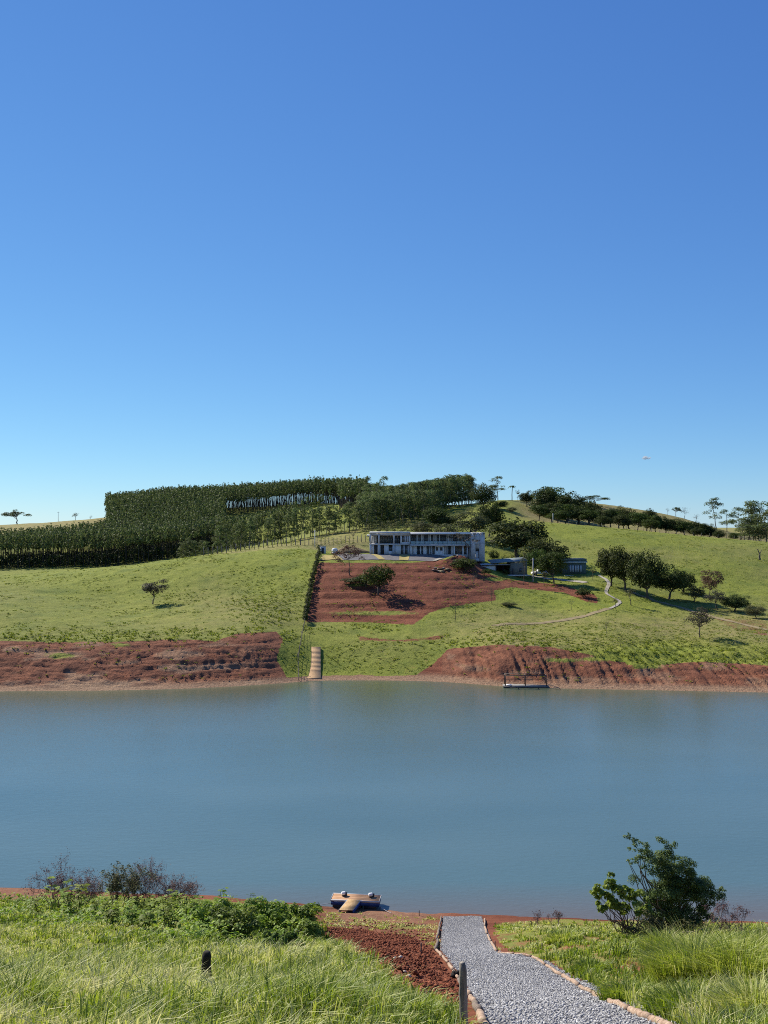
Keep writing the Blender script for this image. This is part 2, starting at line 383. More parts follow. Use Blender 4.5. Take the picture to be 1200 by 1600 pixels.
soil = np.where((ZG < 0.45 + 0.25 * (fbm(XG / 4, DG / 4, 71) - 0.5)), 1.0, soil)
# weedy patches left on the banks, and the green berm across the terraces
for cx, cy, rx, ry in ((95, 1025, 38, 7), (190, 1008, 25, 4), (1010, 1042, 40, 5), (870, 1032, 30, 5), (585, 958, 95, 5), (560, 914, 30, 4), (770, 905, 20, 3), (930, 1030, 35, 5)):
    soil = soil - 0.75 * np.exp(-(((PX - cx) / rx) ** 2 + ((PYG - cy) / ry) ** 2)) * (DG < 262)
for _ in range(1):
    sp = np.pad(soil, 1, 'edge'); soil = (sp[:-2, 1:-1] + sp[2:, 1:-1] + sp[1:-1, :-2] + sp[1:-1, 2:] + 2 * soil) / 6
dry = np.zeros(PX.shape)  # dry grass on the pasture, painted shade on the terrace soil
dry += 1.6 * sstep(470, 520, DG) * sstep(175, 150, PX)
dry += 1.0 * sstep(345, 385, DG) * sstep(780, 840, PX)
dry += 0.65 * (DG > 262) * (DG < 330) * sstep(290, 340, PX) * sstep(600, 540, PX)
dry += 0.35 * np.exp(-(((PX - 330) / 130) ** 2 + ((PYG - 960) / 40) ** 2)) * (DG < 262)
dry += 0.55 * sstep(1060, 1030, PYG) * sstep(940, 975, PYG) * sstep(640, 760, PX) * (DG < 250)
dry += 0.45 * np.exp(-(((PX - 1010) / 90) ** 2 + ((PYG - 868) / 14) ** 2)) * (DG > 262)
dry = np.where(inpoly(PX, PYG, SOILP[0][0]) & (DG < 262), 0.3, dry); dry = np.where(ZG < 5.5, dry * sstep(4.0, 5.5, ZG), dry)  # on the terraces dry sets how much shade is painted on the soil
aux = np.clip(sstep(1.0, 0.2, ZG) * 0.9 + 0.7 * sstep(480, 300, PX) * (DG < 180) * sstep(0.45, 0.6, fbm(XG / 7, ZG / 0.8, 77)), 0, 1)
aux = np.maximum(aux, 0.55 * ((PX > 700) & (DG < 180)) * sstep(0.52, 0.66, fbm(XG / 5, ZG / 0.9, 78)))
aux = np.maximum(aux, 0.12 * ((PX < 470) | (PX > 690)))
aux *= (DG < 185)
MK = np.stack([np.clip(soil, 0, 1), np.clip(dry, 0, 1.5), aux, np.ones_like(soil)], -1)
ii = np.arange((nr - 1) * nc).reshape(nr - 1, nc)[:, :-1].ravel()
o = link('hillside', mesh_np('hillside', np.stack([XG, DG, ZG], -1), np.stack([ii, ii + 1, ii + nc + 1, ii + nc], 1), None, [M_FARG],
         {'mask': ('FLOAT_COLOR', MK)}, True)); tag(o, kind='structure')

# ---------------------------------------------------------------- near bank sheet
LG = [(-900, 1404), (-60, 1408), (60, 1404), (120, 1398), (330, 1404), (480, 1420), (497, 1462), (560, 1500), (610, 1538), (700, 1580), (722, 1620), (735, 2600), (-1500, 2600)]
RG = [(790, 1441), (860, 1436), (980, 1432), (1600, 1420), (2400, 2600), (1300, 2600), (1085, 1622), (1015, 1590), (950, 1556), (890, 1524), (850, 1500), (795, 1484), (778, 1470), (770, 1446)]
xs = np.concatenate([np.arange(-110, -26, 3), np.arange(-26, 26, 0.25), np.arange(26, 111, 3)]); ys = np.concatenate([np.arange(-20, 12, 1.0), np.arange(12, 70, 0.25), np.arange(70, 100, 2.0)])
XN, YN = np.meshgrid(xs, ys); ZN = znear(XN, YN); pxn, pyn = proj(XN, np.maximum(YN, 2), ZN)
gm = (inpoly(pxn, pyn, LG) | inpoly(pxn, pyn, RG)) & (ZN > np.where(pxn > 790, 0.06, np.where(pxn > 60, 0.3, 0.9))) | (YN < 9)
so_ = np.where(gm, np.where(pxn > 760, 0.42, 0.2), 1.0)
so_ -= 0.55 * np.exp(-(((pxn - 640) / 55) ** 2 + ((pyn - 1449) / 9) ** 2)) * (YN > 30)
so_ -= 0.35 * np.exp(-(((pxn - 560) / 45) ** 2 + ((pyn - 1443) / 8) ** 2)) * (YN > 30)
so_ += 0.6 * np.exp(-(((pxn - 1040) / 28) ** 2 + ((pyn - 1592) / 16) ** 2)) + 0.5 * np.exp(-(((pxn - 990) / 22) ** 2 + ((pyn - 1513) / 8) ** 2))
au = 0.8 * sstep(1470, 1425, pyn) * sstep(480, 560, pxn) * sstep(720, 640, pxn) + 0.5 * sstep(200, 50, pxn) * (pyn < 1425)
MKN = np.stack([np.clip(so_, 0, 1), np.full_like(so_, 0.25), np.clip(au * 0.6, 0, 1), np.ones_like(so_)], -1)
nr, nc = XN.shape; ii = np.arange((nr - 1) * nc).reshape(nr - 1, nc)[:, :-1].ravel()
o = link('ground', mesh_np('ground', np.stack([XN, YN, ZN], -1), np.stack([ii, ii + 1, ii + nc + 1, ii + nc], 1), None, [M_NEARG],
         {'mask': ('FLOAT_COLOR', MKN)}, True)); tag(o, kind='structure')

# ---------------------------------------------------------------- lake
m = NT('lake_water'); co = m.coord()
patch = m.noise(co, 0.02, 3, 0.5, (1, 2.5, 1))
sx_ = m.n('ShaderNodeSeparateXYZ'); m.l(co, sx_.inputs[0])
refl_edge = m.noise(co, 0.05, 4, 0.6, (1, 0.25, 1))                     # wavy edge of the hill reflection painted into the far water
fy = m.math('ADD', sx_.outputs[1], m.math('MULTIPLY_ADD', refl_edge, 44, -22))
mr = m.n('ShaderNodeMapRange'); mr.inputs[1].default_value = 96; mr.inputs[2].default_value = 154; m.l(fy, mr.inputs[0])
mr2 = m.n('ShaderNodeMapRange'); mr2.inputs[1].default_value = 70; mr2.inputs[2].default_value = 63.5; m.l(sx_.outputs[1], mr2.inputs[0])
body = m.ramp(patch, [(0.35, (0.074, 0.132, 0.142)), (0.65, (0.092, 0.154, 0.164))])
body = m.mix(mr.outputs[0], body, (0.078, 0.098, 0.058)); body = m.mix(m.math('MULTIPLY', mr2.outputs[0], 0.7), body, (0.140, 0.105, 0.090))  # far half: hill's reflection painted in; near edge: red-brown silt off the bank
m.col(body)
m.b.inputs['IOR'].default_value = 1.333; m.b.inputs['Specular IOR Level'].default_value = 0.5
m.l(m.ramp(patch, [(0.35, (0.03,) * 3), (0.65, (0.09,) * 3)]), m.b.inputs['Roughness'])
w1 = m.noise(co, 0.9, 4, 0.65, (1.0, 2.2, 1)); w2 = m.noise(co, 4.0, 3, 0.65, (1.0, 2.0, 1))
hh = m.math('ADD', m.math('MULTIPLY', w1, 0.7), m.math('MULTIPLY', w2, 0.3))
m.bump(hh, 0.46, 0.085)
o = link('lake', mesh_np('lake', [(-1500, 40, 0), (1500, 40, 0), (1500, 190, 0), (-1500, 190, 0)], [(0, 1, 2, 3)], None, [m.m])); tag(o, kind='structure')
# ---------------------------------------------------------------- plant materials
G_DARK = m_leaf('dark_foliage', [(0.024, 0.036, 0.012), (0.048, 0.066, 0.019), (0.085, 0.105, 0.030)], 0.28)
G_MID = m_leaf('green_foliage', [(0.030, 0.050, 0.012), (0.060, 0.090, 0.022), (0.100, 0.128, 0.034)], 0.3)
G_OLIVE = m_leaf('olive_foliage', [(0.052, 0.058, 0.024), (0.088, 0.094, 0.038), (0.130, 0.130, 0.056)], 0.25)
G_EUC = m_leaf('eucalyptus_foliage', [(0.060, 0.084, 0.032), (0.112, 0.146, 0.052), (0.175, 0.205, 0.076)], 0.3)
G_YOUNG = m_leaf('young_foliage', [(0.070, 0.085, 0.030), (0.115, 0.125, 0.050), (0.165, 0.165, 0.080)], 0.3)
G_RUST = m_leaf('rusty_foliage', [(0.060, 0.032, 0.022), (0.105, 0.060, 0.042), (0.150, 0.095, 0.065)], 0.25)
G_GREY = m_leaf('greyish_foliage', [(0.050, 0.050, 0.034), (0.085, 0.080, 0.055), (0.130, 0.115, 0.080)], 0.25)
G_BRIGHT = m_leaf('bright_leaf', [(0.085, 0.130, 0.020), (0.180, 0.255, 0.036), (0.320, 0.370, 0.080)], 0.4, 0.6, 0.2)
G_SHRUB = m_leaf('shrub_leaf', [(0.042, 0.076, 0.020), (0.092, 0.146, 0.040), (0.190, 0.240, 0.075)], 0.3, 0.6, 0.2)
G_TWIGLEAF = m_leaf('withered_leaf', [(0.070, 0.040, 0.042), (0.120, 0.068, 0.066), (0.170, 0.105, 0.085)], 0.2)
M_BARK = m_plain('grey_bark', (0.070, 0.055, 0.042), (0.170, 0.145, 0.120), 6.0, 0.9, 0.4, (1, 1, 0.25))
M_PALEB = m_plain('pale_eucalyptus_bark', (0.130, 0.110, 0.088), (0.320, 0.285, 0.240), 3.0, 0.85, 0.2, (1, 1, 0.2))
M_DARKB = m_plain('dark_bark', (0.040, 0.034, 0.030), (0.095, 0.082, 0.070), 3.0, 0.9, 0.2, (1, 1, 0.2))
M_TWIG = m_plain('purple_grey_twig', (0.080, 0.055, 0.058), (0.170, 0.125, 0.125), 8.0, 0.9, 0.0)

# ---------------------------------------------------------------- leaves and branches
def leaf_quads(C, Nrm, size, asp=0.6, tint=None, rng=RNG):
    """one bent diamond per leaf or leaf spray; C centres, Nrm preferred normals"""
    n = len(C); N = Nrm + rng.normal(0, 0.42, (n, 3)); N /= np.linalg.norm(N, axis=1)[:, None] + 1e-9
    r = rng.normal(0, 1, (n, 3)); u = np.cross(N, r); u /= np.linalg.norm(u, axis=1)[:, None] + 1e-9; v = np.cross(N, u)
    s = (size * (0.6 + 0.8 * rng.random(n)))[:, None] if np.isscalar(size) else (size * (0.6 + 0.8 * rng.random(n)))[:, None]
    V = np.stack([C - u * s, C - v * s * asp + N * s * 0.12, C + u * s, C + v * s * asp + N * s * 0.12], 1).reshape(-1, 3)
    Q = np.arange(4 * n).reshape(n, 4)
    t = rng.random(n) if tint is None else tint
    return V, Q, np.repeat(t, 4)
def clump_leaves(centres, radii, per, size, flat=0.8, asp=0.6, shell=0.55, rng=RNG, tvar=0.35):
    C, N, T = [], [], []
    for c, r in zip(centres, radii):
        k = max(4, int(per * (r / np.mean(radii)) ** 2))
        d = rng.normal(0, 1, (k, 3)); d /= np.linalg.norm(d, axis=1)[:, None]
        d[:, 2] = np.where(d[:, 2] < -0.35, -d[:, 2], d[:, 2])
        rad = r * (shell + (1.08 - shell) * rng.random(k) ** 0.6)
        off = d * rad[:, None]; off[:, 2] *= flat
        C.append(c + off); N.append(d + np.array([0, 0, 0.35]))
        T.append(np.clip(rng.random() * 0.6 + 0.2 + (rng.random(k) - 0.5) * 2 * tvar, 0, 1))
    return leaf_quads(np.concatenate(C), np.concatenate(N), size, asp, np.concatenate(T), rng)
def wiggle(a, b, n=5, amp=0.04, rng=RNG):
    a = np.array(a, float); b = np.array(b, float); t = np.linspace(0, 1, n)[:, None]
    L = np.linalg.norm(b - a); P = a + (b - a) * t + rng.normal(0, amp * L, (n, 3)) * np.sin(t * math.pi)
    return P

TREES = {}
def tree_variant(key, kind, leafmat, barkmat, seed, **k):
    """unit tree: height 1, crown width ~ k['w']; returns (trunk mesh, crown mesh)"""
    rng = np.random.default_rng(seed); w = k.get('w', 0.9) / 2; base = k.get('base', 0.25); nc = k.get('nc', 26); cr = k.get('cr', 0.15)
    tr = MB(); top = k.get('fork', base + 0.12)
    lean = rng.normal(0, 0.03, 2) + np.array(k.get('lean', (0, 0)))
    fork = np.array([lean[0], lean[1], top]); th = k.get('tr', 0.022)
    cen, rad = [], []
    for i in range(nc * 6):
        if len(cen) >= nc: break
        u = rng.random(3) * 2 - 1
        if kind == 'dome':
            p = np.array([u[0], u[1], u[2]]); 
            if np.linalg.norm(p) > 1 or np.linalg.norm(p) < 0.2: continue
            c = np.array([p[0] * (w - cr * 0.7), p[1] * (w - cr * 0.7), (base + 1) / 2 + p[2] * ((1 - base) / 2 - cr * 0.6)])
            if c[2] < base + 0.18 * (1 - base) and math.hypot(c[0], c[1]) < w * 0.3: continue
        elif kind == 'umbrella':
            r_ = math.sqrt(rng.random()); a = rng.random() * 6.283
            c = np.array([math.cos(a) * r_ * (w - cr * 0.6), math.sin(a) * r_ * (w - cr * 0.6), 1 - cr * 0.5 - 0.30 * r_ * r_ - rng.random() * k.get('thick', 0.16)])
        elif kind == 'column':
            h = base + (1 - base) * rng.random() ** 0.85; f = (h - base) / (1 - base)
            r_ = w * (0.55 + 0.6 * math.sin(min(1, f * 1.05 + 0.12) * math.pi)) * math.sqrt(rng.random()); a = rng.random() * 6.283
            c = np.array([math.cos(a) * r_, math.sin(a) * r_, min(h, 1 - cr * 0.6)])
        elif kind == 'cone':
            h = base + (1 - base) * rng.random() ** 1.25; f = (h - base) / (1 - base)
            r_ = w * (1.05 - f) * math.sqrt(rng.random()); a = rng.random() * 6.283
            c = np.array([math.cos(a) * r_, math.sin(a) * r_, min(h, 1 - cr * 0.6)])
        c[:2] += lean * 1.5
        cen.append(c); rad.append(cr * (0.65 + 0.7 * rng.random()))
    cen = np.array(cen); rad = np.array(rad)
    if kind in ('column', 'cone'):
        ns_ = 3 if kind == 'cone' else 7; tr.tube(wiggle((0, 0, -0.03), (lean[0] * 2, lean[1] * 2, 0.93), ns_, 0.008, rng), np.linspace(th, th * 0.2, ns_), 4 if kind == 'cone' else 5, kind != 'cone')
        for c in cen[:: k.get('bstep', 3)]:
            z0 = max(base * 0.9, c[2] - 0.12); tr.tube([(lean[0] * 2 * z0, lean[1] * 2 * z0, z0), (c + np.array([0, 0, -0.01]))], [th * 0.3, th * 0.08], 3, False)
    else:
        tr.tube(wiggle((0, 0, -0.04), fork, 5, 0.03, rng), np.linspace(th * 1.35, th * 0.85, 5), 7)
        nb = k.get('nb', 6); order = rng.permutation(len(cen))[: max(nb, int(len(cen) * k.get('bf', 0.6)))]
        mains = []
        for i in range(nb):
            c = cen[order[i]]; mid = fork + (c - fork) * 0.6; P_ = wiggle(fork, c, 6, 0.07, rng)
            tr.tube(P_, np.linspace(th * 0.62, th * 0.16, 6), 5, False); mains.append(P_)
        for i in order[nb:]:
            c = cen[i]; P_ = mains[rng.integers(nb)]; s = P_[rng.integers(2, 5)]
            tr.tube(wiggle(s, c, 4, 0.08, rng), np.linspace(th * 0.3, th * 0.08, 4), 4, False)
            if k.get('twigs'):
                for _ in range(k['twigs']):
                    e = c + rng.normal(0, 1, 3) * cr * 0.9; tr.tube([s + (c - s) * (0.4 + 0.5 * rng.random()), e], [th * 0.12, th * 0.04], 3, False)
    tm = tr.mesh('trunk', barkmat, True)
    cm = None
    if k.get('per', 90):
        V, Q, T = clump_leaves(cen, rad, k.get('per', 90), k.get('ls', 0.022), k.get('flat', 0.8), k.get('asp', 0.6), k.get('shell', 0.5), rng, 0.15 if kind in ('cone', 'column') else 0.3)
        cm = mesh_np('crown', V, Q, None, [leafmat], {'tint': ('FLOAT', T)})
    TREES[key] = (tm, cm, k.get('w', 0.9))

for i in range(3):
    tree_variant('dense%d' % i, 'dome', G_DARK, M_BARK, 100 + i, w=1.15, base=0.10, nc=64, cr=0.17, per=90, ls=0.024, tr=0.028, fork=0.2)
    tree_variant('mid%d' % i, 'dome', G_MID, M_BARK, 110 + i, w=1.1, base=0.14, nc=44, cr=0.17, per=85, ls=0.025, tr=0.022)
    tree_variant('olive%d' % i, 'dome', G_OLIVE, M_BARK, 120 + i, w=1.2, base=0.06, nc=44, cr=0.17, per=80, ls=0.024)
    tree_variant('umb%d' % i, 'umbrella', G_DARK, M_BARK, 130 + i, w=1.3, nc=22, cr=0.15, per=90, ls=0.024, fork=0.4, flat=0.55, tr=0.024)
    tree_variant('euc%d' % i, 'column', G_EUC, M_PALEB, 140 + i, w=0.30, base=0.14, nc=32, cr=0.058, per=36, ls=0.016, tr=0.010, flat=1.0)
    tree_variant('tall%d' % i, 'column', G_EUC, M_PALEB, 150 + i, w=0.40, base=0.32, nc=22, cr=0.085, per=60, ls=0.015, tr=0.012, flat=0.9)
    tree_variant('plant%d' % i, 'cone', G_EUC, M_DARKB, 160 + i, w=0.19, base=0.56, nc=11, cr=0.045, per=6, ls=0.032, tr=0.009, flat=1.2, bstep=20)
    tree_variant('young%d' % i, 'column', G_YOUNG, M_PALEB, 170 + i, w=0.5, base=0.2, nc=14, cr=0.12, per=30, ls=0.035, tr=0.016)
    tree_variant('sap%d' % i, 'dome', G_OLIVE, M_BARK, 180 + i, w=0.5, base=0.4, nc=12, cr=0.10, per=22, ls=0.022, tr=0.012, twigs=2)
tree_variant('rust', 'dome', G_RUST, M_BARK, 200, w=1.2, base=0.30, nc=30, cr=0.13, per=80, ls=0.020, tr=0.014, fork=0.34, twigs=1)
tree_variant('rustflat', 'umbrella', G_RUST, M_BARK, 206, w=1.1, nc=24, cr=0.12, per=55, ls=0.022, tr=0.012, fork=0.5, twigs=2, thick=0.28)
tree_variant('grey', 'dome', G_GREY, M_BARK, 201, w=1.0, base=0.28, nc=34, cr=0.13, per=70, ls=0.020, tr=0.018, fork=0.3, twigs=3)
tree_variant('grey2', 'dome', G_GREY, M_BARK, 205, w=1.0, base=0.22, nc=28, cr=0.14, per=60, ls=0.022, tr=0.016, twigs=2)
tree_variant('gnarled', 'umbrella', G_GREY, M_PALEB, 202, w=1.25, nc=26, cr=0.075, per=26, ls=0.016, tr=0.026, fork=0.42, twigs=4, flat=0.5, thick=0.10, lean=(-0.06, 0))
tree_variant('bare', 'dome', G_GREY, M_BARK, 203, w=0.9, base=0.28, nc=26, cr=0.13, per=6, ls=0.02, tr=0.013, twigs=5)
tree_variant('bare2', 'dome', G_GREY, M_BARK, 204, w=0.6, base=0.3, nc=20, cr=0.11, per=4, ls=0.02, tr=0.011, twigs=5)
for i in range(3):
    tree_variant('bush%d' % i, 'dome', (G_MID, G_OLIVE, G_DARK)[i], M_BARK, 210 + i, w=1.6, base=0.02, nc=26, cr=0.24, per=70, ls=0.045, tr=0.02, fork=0.1)

def plant_tree(key, name, label, cat, loc, h, wd, group=None, rz=None, parts=True):
    tm, cm, w0 = TREES[key]; sx = wd / w0; rz = random.random() * 6.283 if rz is None else rz
    r = thing(name, label, cat, loc, rz, group)
    s = (sx, sx, h)
    link('trunk', tm, r, sc=s)
    if cm: link('crown', cm, r, sc=s)
    return r
def tree_px(key, name, label, px, topy, wpx, basey=None, D=None, group=None, cat='tree', rz=None):
    if D is None: X, Y, Z = hit(px, basey)
    else: X, Y = (px - 600) / F * D, D; Z = float(zfar(px, D))
    h = ZP(topy, Y) - Z
    wf = 1.30 if key[:3] in ('den', 'mid', 'oli', 'bus', 'gre', 'rus', 'umb') else 1.1
    return plant_tree(key, name, label, cat, (X, Y, Z - 0.05), max(h, 0.8) * 1.04, wpx * wf / F * Y, group, rz)

# ---------------------------------------------------------------- single trees of the far shore
tree_px('umb0', 'tree', 'flat-topped dark tree standing alone on the far left skyline', 27, 796, 34, D=605)
tree_px('sap1', 'tree', 'tiny thin tree right of the pole on the left skyline', 118, 801, 12, D=605)
tree_px('bare2', 'tree', 'tiny bare tree just left of the plantation corner on the skyline', 142, 804, 7, D=605)
tree_px('grey', 'tree', 'lone brownish thin-leaved tree on the left green hillside', 238, 904, 38, 944)
tree_px('rustflat', 'tree', 'rust-leaved tree with thin trunk at the left top of the red terraces', 546, 849, 40, 899)
tree_px('mid0', 'tree', 'green tree in the middle of the red terraces', 591, 883, 42, 930)
tree_px('bush2', 'shrub', 'dark low shrub left of the green terrace tree', 571, 897, 34, 918, cat='shrub')
tree_px('bush1', 'shrub', 'small scrubby bush under the rust-leaved terrace tree', 548, 903, 32, 913, cat='shrub')
tree_px('bare', 'tree', 'small bare brown tree beside the yard left of the long house', 552, 822, 20, D=281)
tree_px('gnarled', 'tree', 'gnarled pale tree with bare limbs before the right end of the long house', 735, 828, 74, 876, rz=0.0)
tree_px('bush0', 'shrub', 'green bush at the foot of the concrete end block', 726, 873, 38, 892, cat='shrub')
tree_px('bush2', 'shrub', 'dark little bush right of the concrete end block', 771, 860, 16, D=263, cat='shrub')
for (k, l, px, ty, w, D) in [
    ('dense0', 'dark round tree behind the middle of the long house roof', 689, 794, 46, 305),
    ('olive0', 'olive bushy tree just above the right part of the long house roof', 733, 797, 50, 300),
    ('olive1', 'olive scrub tree above the house roof left of the round dark tree', 664, 815, 36, 292),
    ('olive2', 'broad dull scrub tree directly behind the gnarled tree', 700, 816, 42, 285),
    ('dense1', 'dark tree with rounded crown behind the right end of the long house', 763, 784, 38, 310),
    ('dense2', 'dark tree beside the right edge of the tall eucalyptus stand', 754, 757, 34, 400),
    ('mid1', 'small tree on the slope below the skyline palm', 783, 783, 22, 395),
    ('olive1', 'low olive bush on the slope under the skyline palm', 800, 792, 14, 385),
    ('tall0', 'tall airy tree on the skyline left of the palm', 778, 747, 24, 455),
    ('sap0', 'tiny round tree on the skyline right of the palm', 809, 763, 9, 460),
    ('dense1', 'round dark tree left of the hilltop wood, beside open grass', 823, 768, 22, 430)]:
    tree_px(k, 'tree', l, px, ty, w, D=D)
# group of trees round the two small houses
for (k, l, px, ty, w, by) in [
    ('dense0', 'biggest dark spreading tree behind the white carport', 808, 814, 92, 871),
    ('dense2', 'dark tree between the spreading tree and the green house', 858, 842, 60, 893),
    ('mid2', 'grey-green tree in front of the parked vehicles by the houses', 866, 861, 42, 912),
    ('mid0', 'paler tree right of the carport house', 838, 858, 28, 900)]:
    tree_px(k, 'tree', l, px, ty, w, by)
for (k, l, px, ty, w, by) in [
    ('sap1', 'thin-stemmed sapling in front of the carport house', 818, 862, 14, 914),
    ('sap2', 'slim sapling on the bank before the grey-green tree', 850, 892, 14, 916),
    ('sap0', 'small sapling beside the road bend near the green house', 926, 885, 13, 906),
    ('bare2', 'thin bare sapling on the right end of the red terraces', 741, 894, 14, 919),
    ('bare', 'bare spreading sapling where the terraces meet the grass', 768, 914, 18, 943),
    ('bare2', 'leafless sapling on the lawn right of the tall thin stem', 893, 936, 10, 953),
    ('bare2', 'leafless small sapling on the grass above the right red bank', 948, 967, 12, 992),
    ('sap1', 'small leafy sapling beside the concrete road bend', 962, 934, 14, 952),
    ('sap2', 'small dark tree with its shadow beside the road, right of the bend', 986, 919, 24, 946),
    ('bush2', 'dark bush on the red soil edge before the road', 911, 919, 26, 934),
    ('bush1', 'small bush on the lawn under the leafless saplings', 797, 941, 22, 948),
    ('grey2', 'grey-leaved tree with shadow above the right red bank', 1093, 950, 38, 996)]:
    tree_px(k, 'shrub' if 'bush' in k else 'tree', l, px, ty, w, by, cat='shrub' if 'bush' in k else 'tree')
X, Y, Z = hit(711, 972)
tb = MB().tube(wiggle((0, 0, -0.2), (0.1, 0, 6.6), 7, 0.01), np.linspace(0.07, 0.02, 7), 5)
tag(tb.build('thin_tree', M_BARK, loc=(X, Y, Z)), 'single tall thin leafless stem on the lawn below the terraces', 'tree')
for (k, l, px, ty, w, by) in [
    ('dense0', 'leftmost dark tree of the row along the right drive', 955, 858, 42, 916),
    ('dense1', 'second dark tree from the left in the row along the drive', 978, 858, 46, 924),
    ('dense2', 'third dark tree from the left in the row along the drive', 1012, 863, 48, 935),
    ('dense1', 'fourth dark tree from the left in the row along the drive', 1044, 886, 50, 936),
    ('dense0', 'dark shorter tree at the right end of the drive row', 1068, 896, 34, 926),
    ('rust', 'reddish brown round-crowned tree right of the drive row', 1110, 892, 42, 938),
    ('grey2', 'dull grey small tree below the reddish tree', 1121, 922, 34, 953),
    ('dense2', 'dark low tree at the right end of the ravine', 1148, 929, 38, 955),
    ('olive0', 'olive scrub below the short dark drive tree', 1084, 914, 30, 940),
    ('olive2', 'scrubby olive bush at the right picture edge in the ravine', 1182, 945, 30, 966)]:
    tree_px(k, 'tree', l, px, ty, w, by)
X, Y, Z = hit(1187, 875)
tb = MB().tube(wiggle((0, 0, -0.2), (0.0, 0, 1.9), 5, 0.04), np.linspace(0.32, 0.22, 5), 6)
tb.tube(wiggle((0, 0, 1.7), (-0.9, 0, 3.4), 4, 0.05), np.linspace(0.2, 0.08, 4), 5).tube(wiggle((0, 0, 1.7), (0.7, 0.2, 3.0), 4, 0.05), np.linspace(0.18, 0.07, 4), 5)
tag(tb.build('dead_tree', M_BARK, loc=(X, Y, Z)), 'forked dead tree stump alone on the right green field', 'tree')

# wood strip behind the right field
strip = [(848, 764, 34, 410), (866, 761, 40, 420), (888, 771, 34, 405), (905, 776, 32, 402), (842, 788, 24, 372), (862, 786, 30, 375), (884, 788, 34, 372), (903, 790, 30, 370),
         (921, 783, 30, 395), (918, 796, 26, 365), (938, 797, 28, 370), (954, 796, 28, 375), (968, 793, 26, 385), (984, 795, 28, 380), (996, 800, 24, 372),
         (1010, 797, 24, 385), (1024, 805, 24, 372), (1040, 808, 24, 372), (1055, 811, 22, 370), (1070, 814, 24, 368), (1084, 816, 20, 372), (1097, 818, 20, 370), (1108, 820, 18, 370), (1122, 828, 14, 362), (1145, 832, 12, 360), (975, 804, 22, 362), (872, 798, 28, 362), (1088, 824, 16, 360), (945, 806, 20, 358), (1015, 811, 22, 362)]
for i, (px, ty, w, D) in enumerate(strip):
    tree_px(('dense0', 'mid1', 'dense1', 'dense2', 'mid2')[i % 5], 'tree', 'dark rounded tree in the wood strip behind the right field', px, ty, w * 1.15, D=D, group='trees of the wood strip behind the right field')
tree_px('umb1', 'tree', 'flat-topped dark tree on the skyline above the wood strip', 930, 773, 34, D=480)
tree_px('umb2', 'tree', 'small dark tree standing on the right skyline ridge', 1056, 791, 14, D=495)
tree_px('bare', 'tree', 'thin bare tree right of the small dark skyline tree', 1070, 791, 18, D=492)
tree_px('bare2', 'tree', 'thin bare tree left of the small dark skyline tree', 1043, 793, 8, D=492)
tree_px('bare', 'tree', 'bare small tree on the falling right ridge', 1088, 802, 14, D=485)
tree_px('tall1', 'tree', 'tall airy eucalyptus on the right skyline', 1120, 779, 25, D=498)
tree_px('tall2', 'tree', 'shorter airy eucalyptus right of the tall skyline one', 1136, 798, 22, D=492)
for i, (px, ty, w, D) in enumerate([(1157, 796, 20, 440), (1168, 789, 22, 450), (1178, 786, 24, 455), (1190, 787, 24, 450), (1201, 788, 24, 445), (1212, 786, 26, 440), (1163, 812, 22, 425), (1175, 808, 24, 420), (1187, 806, 24, 420), (1199, 804, 26, 415), (1213, 803, 26, 415), (1157, 820, 22, 405), (1170, 822, 24, 400), (1184, 822, 24, 400), (1197, 820, 26, 398), (1210, 820, 26, 396)]):
    tree_px('tall%d' % (i % 3), 'tree', 'eucalyptus in the dark clump at the right picture edge', px, ty, w * 1.25, D=D, group='eucalyptus clump at the right edge')

# palm on the skyline
X, Y = (800 - 600) / F * 458, 458; Z = float(zfar(800, 458)); H_ = ZP(755, Y) - Z
pr = thing('palm_tree', 'small palm on the skyline above the houses', 'palm', (X, Y, Z))
MB().tube(wiggle((0, 0, -0.2), (0.1, 0, H_ * 0.85), 6, 0.01), np.linspace(0.22, 0.15, 6), 6).build('trunk', M_BARK, pr)
for i in range(11):
    a = i * 2.4; mb = MB(); L = 2.0 + 0.4 * math.sin(i * 3.1); t = np.linspace(0, 1, 6); up = 0.9 - 0.16 * (i % 5)
    c = np.stack([np.cos(a) * L * t, np.sin(a) * L * t, H_ * 0.85 + up * t - 1.5 * t * t], 1); s = np.stack([-np.sin(a) * np.ones(6), np.cos(a) * np.ones(6), np.zeros(6)], 1) * (0.42 * np.sin(0.25 + t * 2.7))[:, None]
    V = np.concatenate([c - s + [0, 0, -0.12], c, c + s + [0, 0, -0.12]]); Q = [(j, j + 1, 7 + j, 6 + j) for j in range(5)] + [(6 + j, 7 + j, 13 + j, 12 + j) for j in range(5)]
    mb.add(V, Q, a=0.5).build('frond', G_MID, pr)

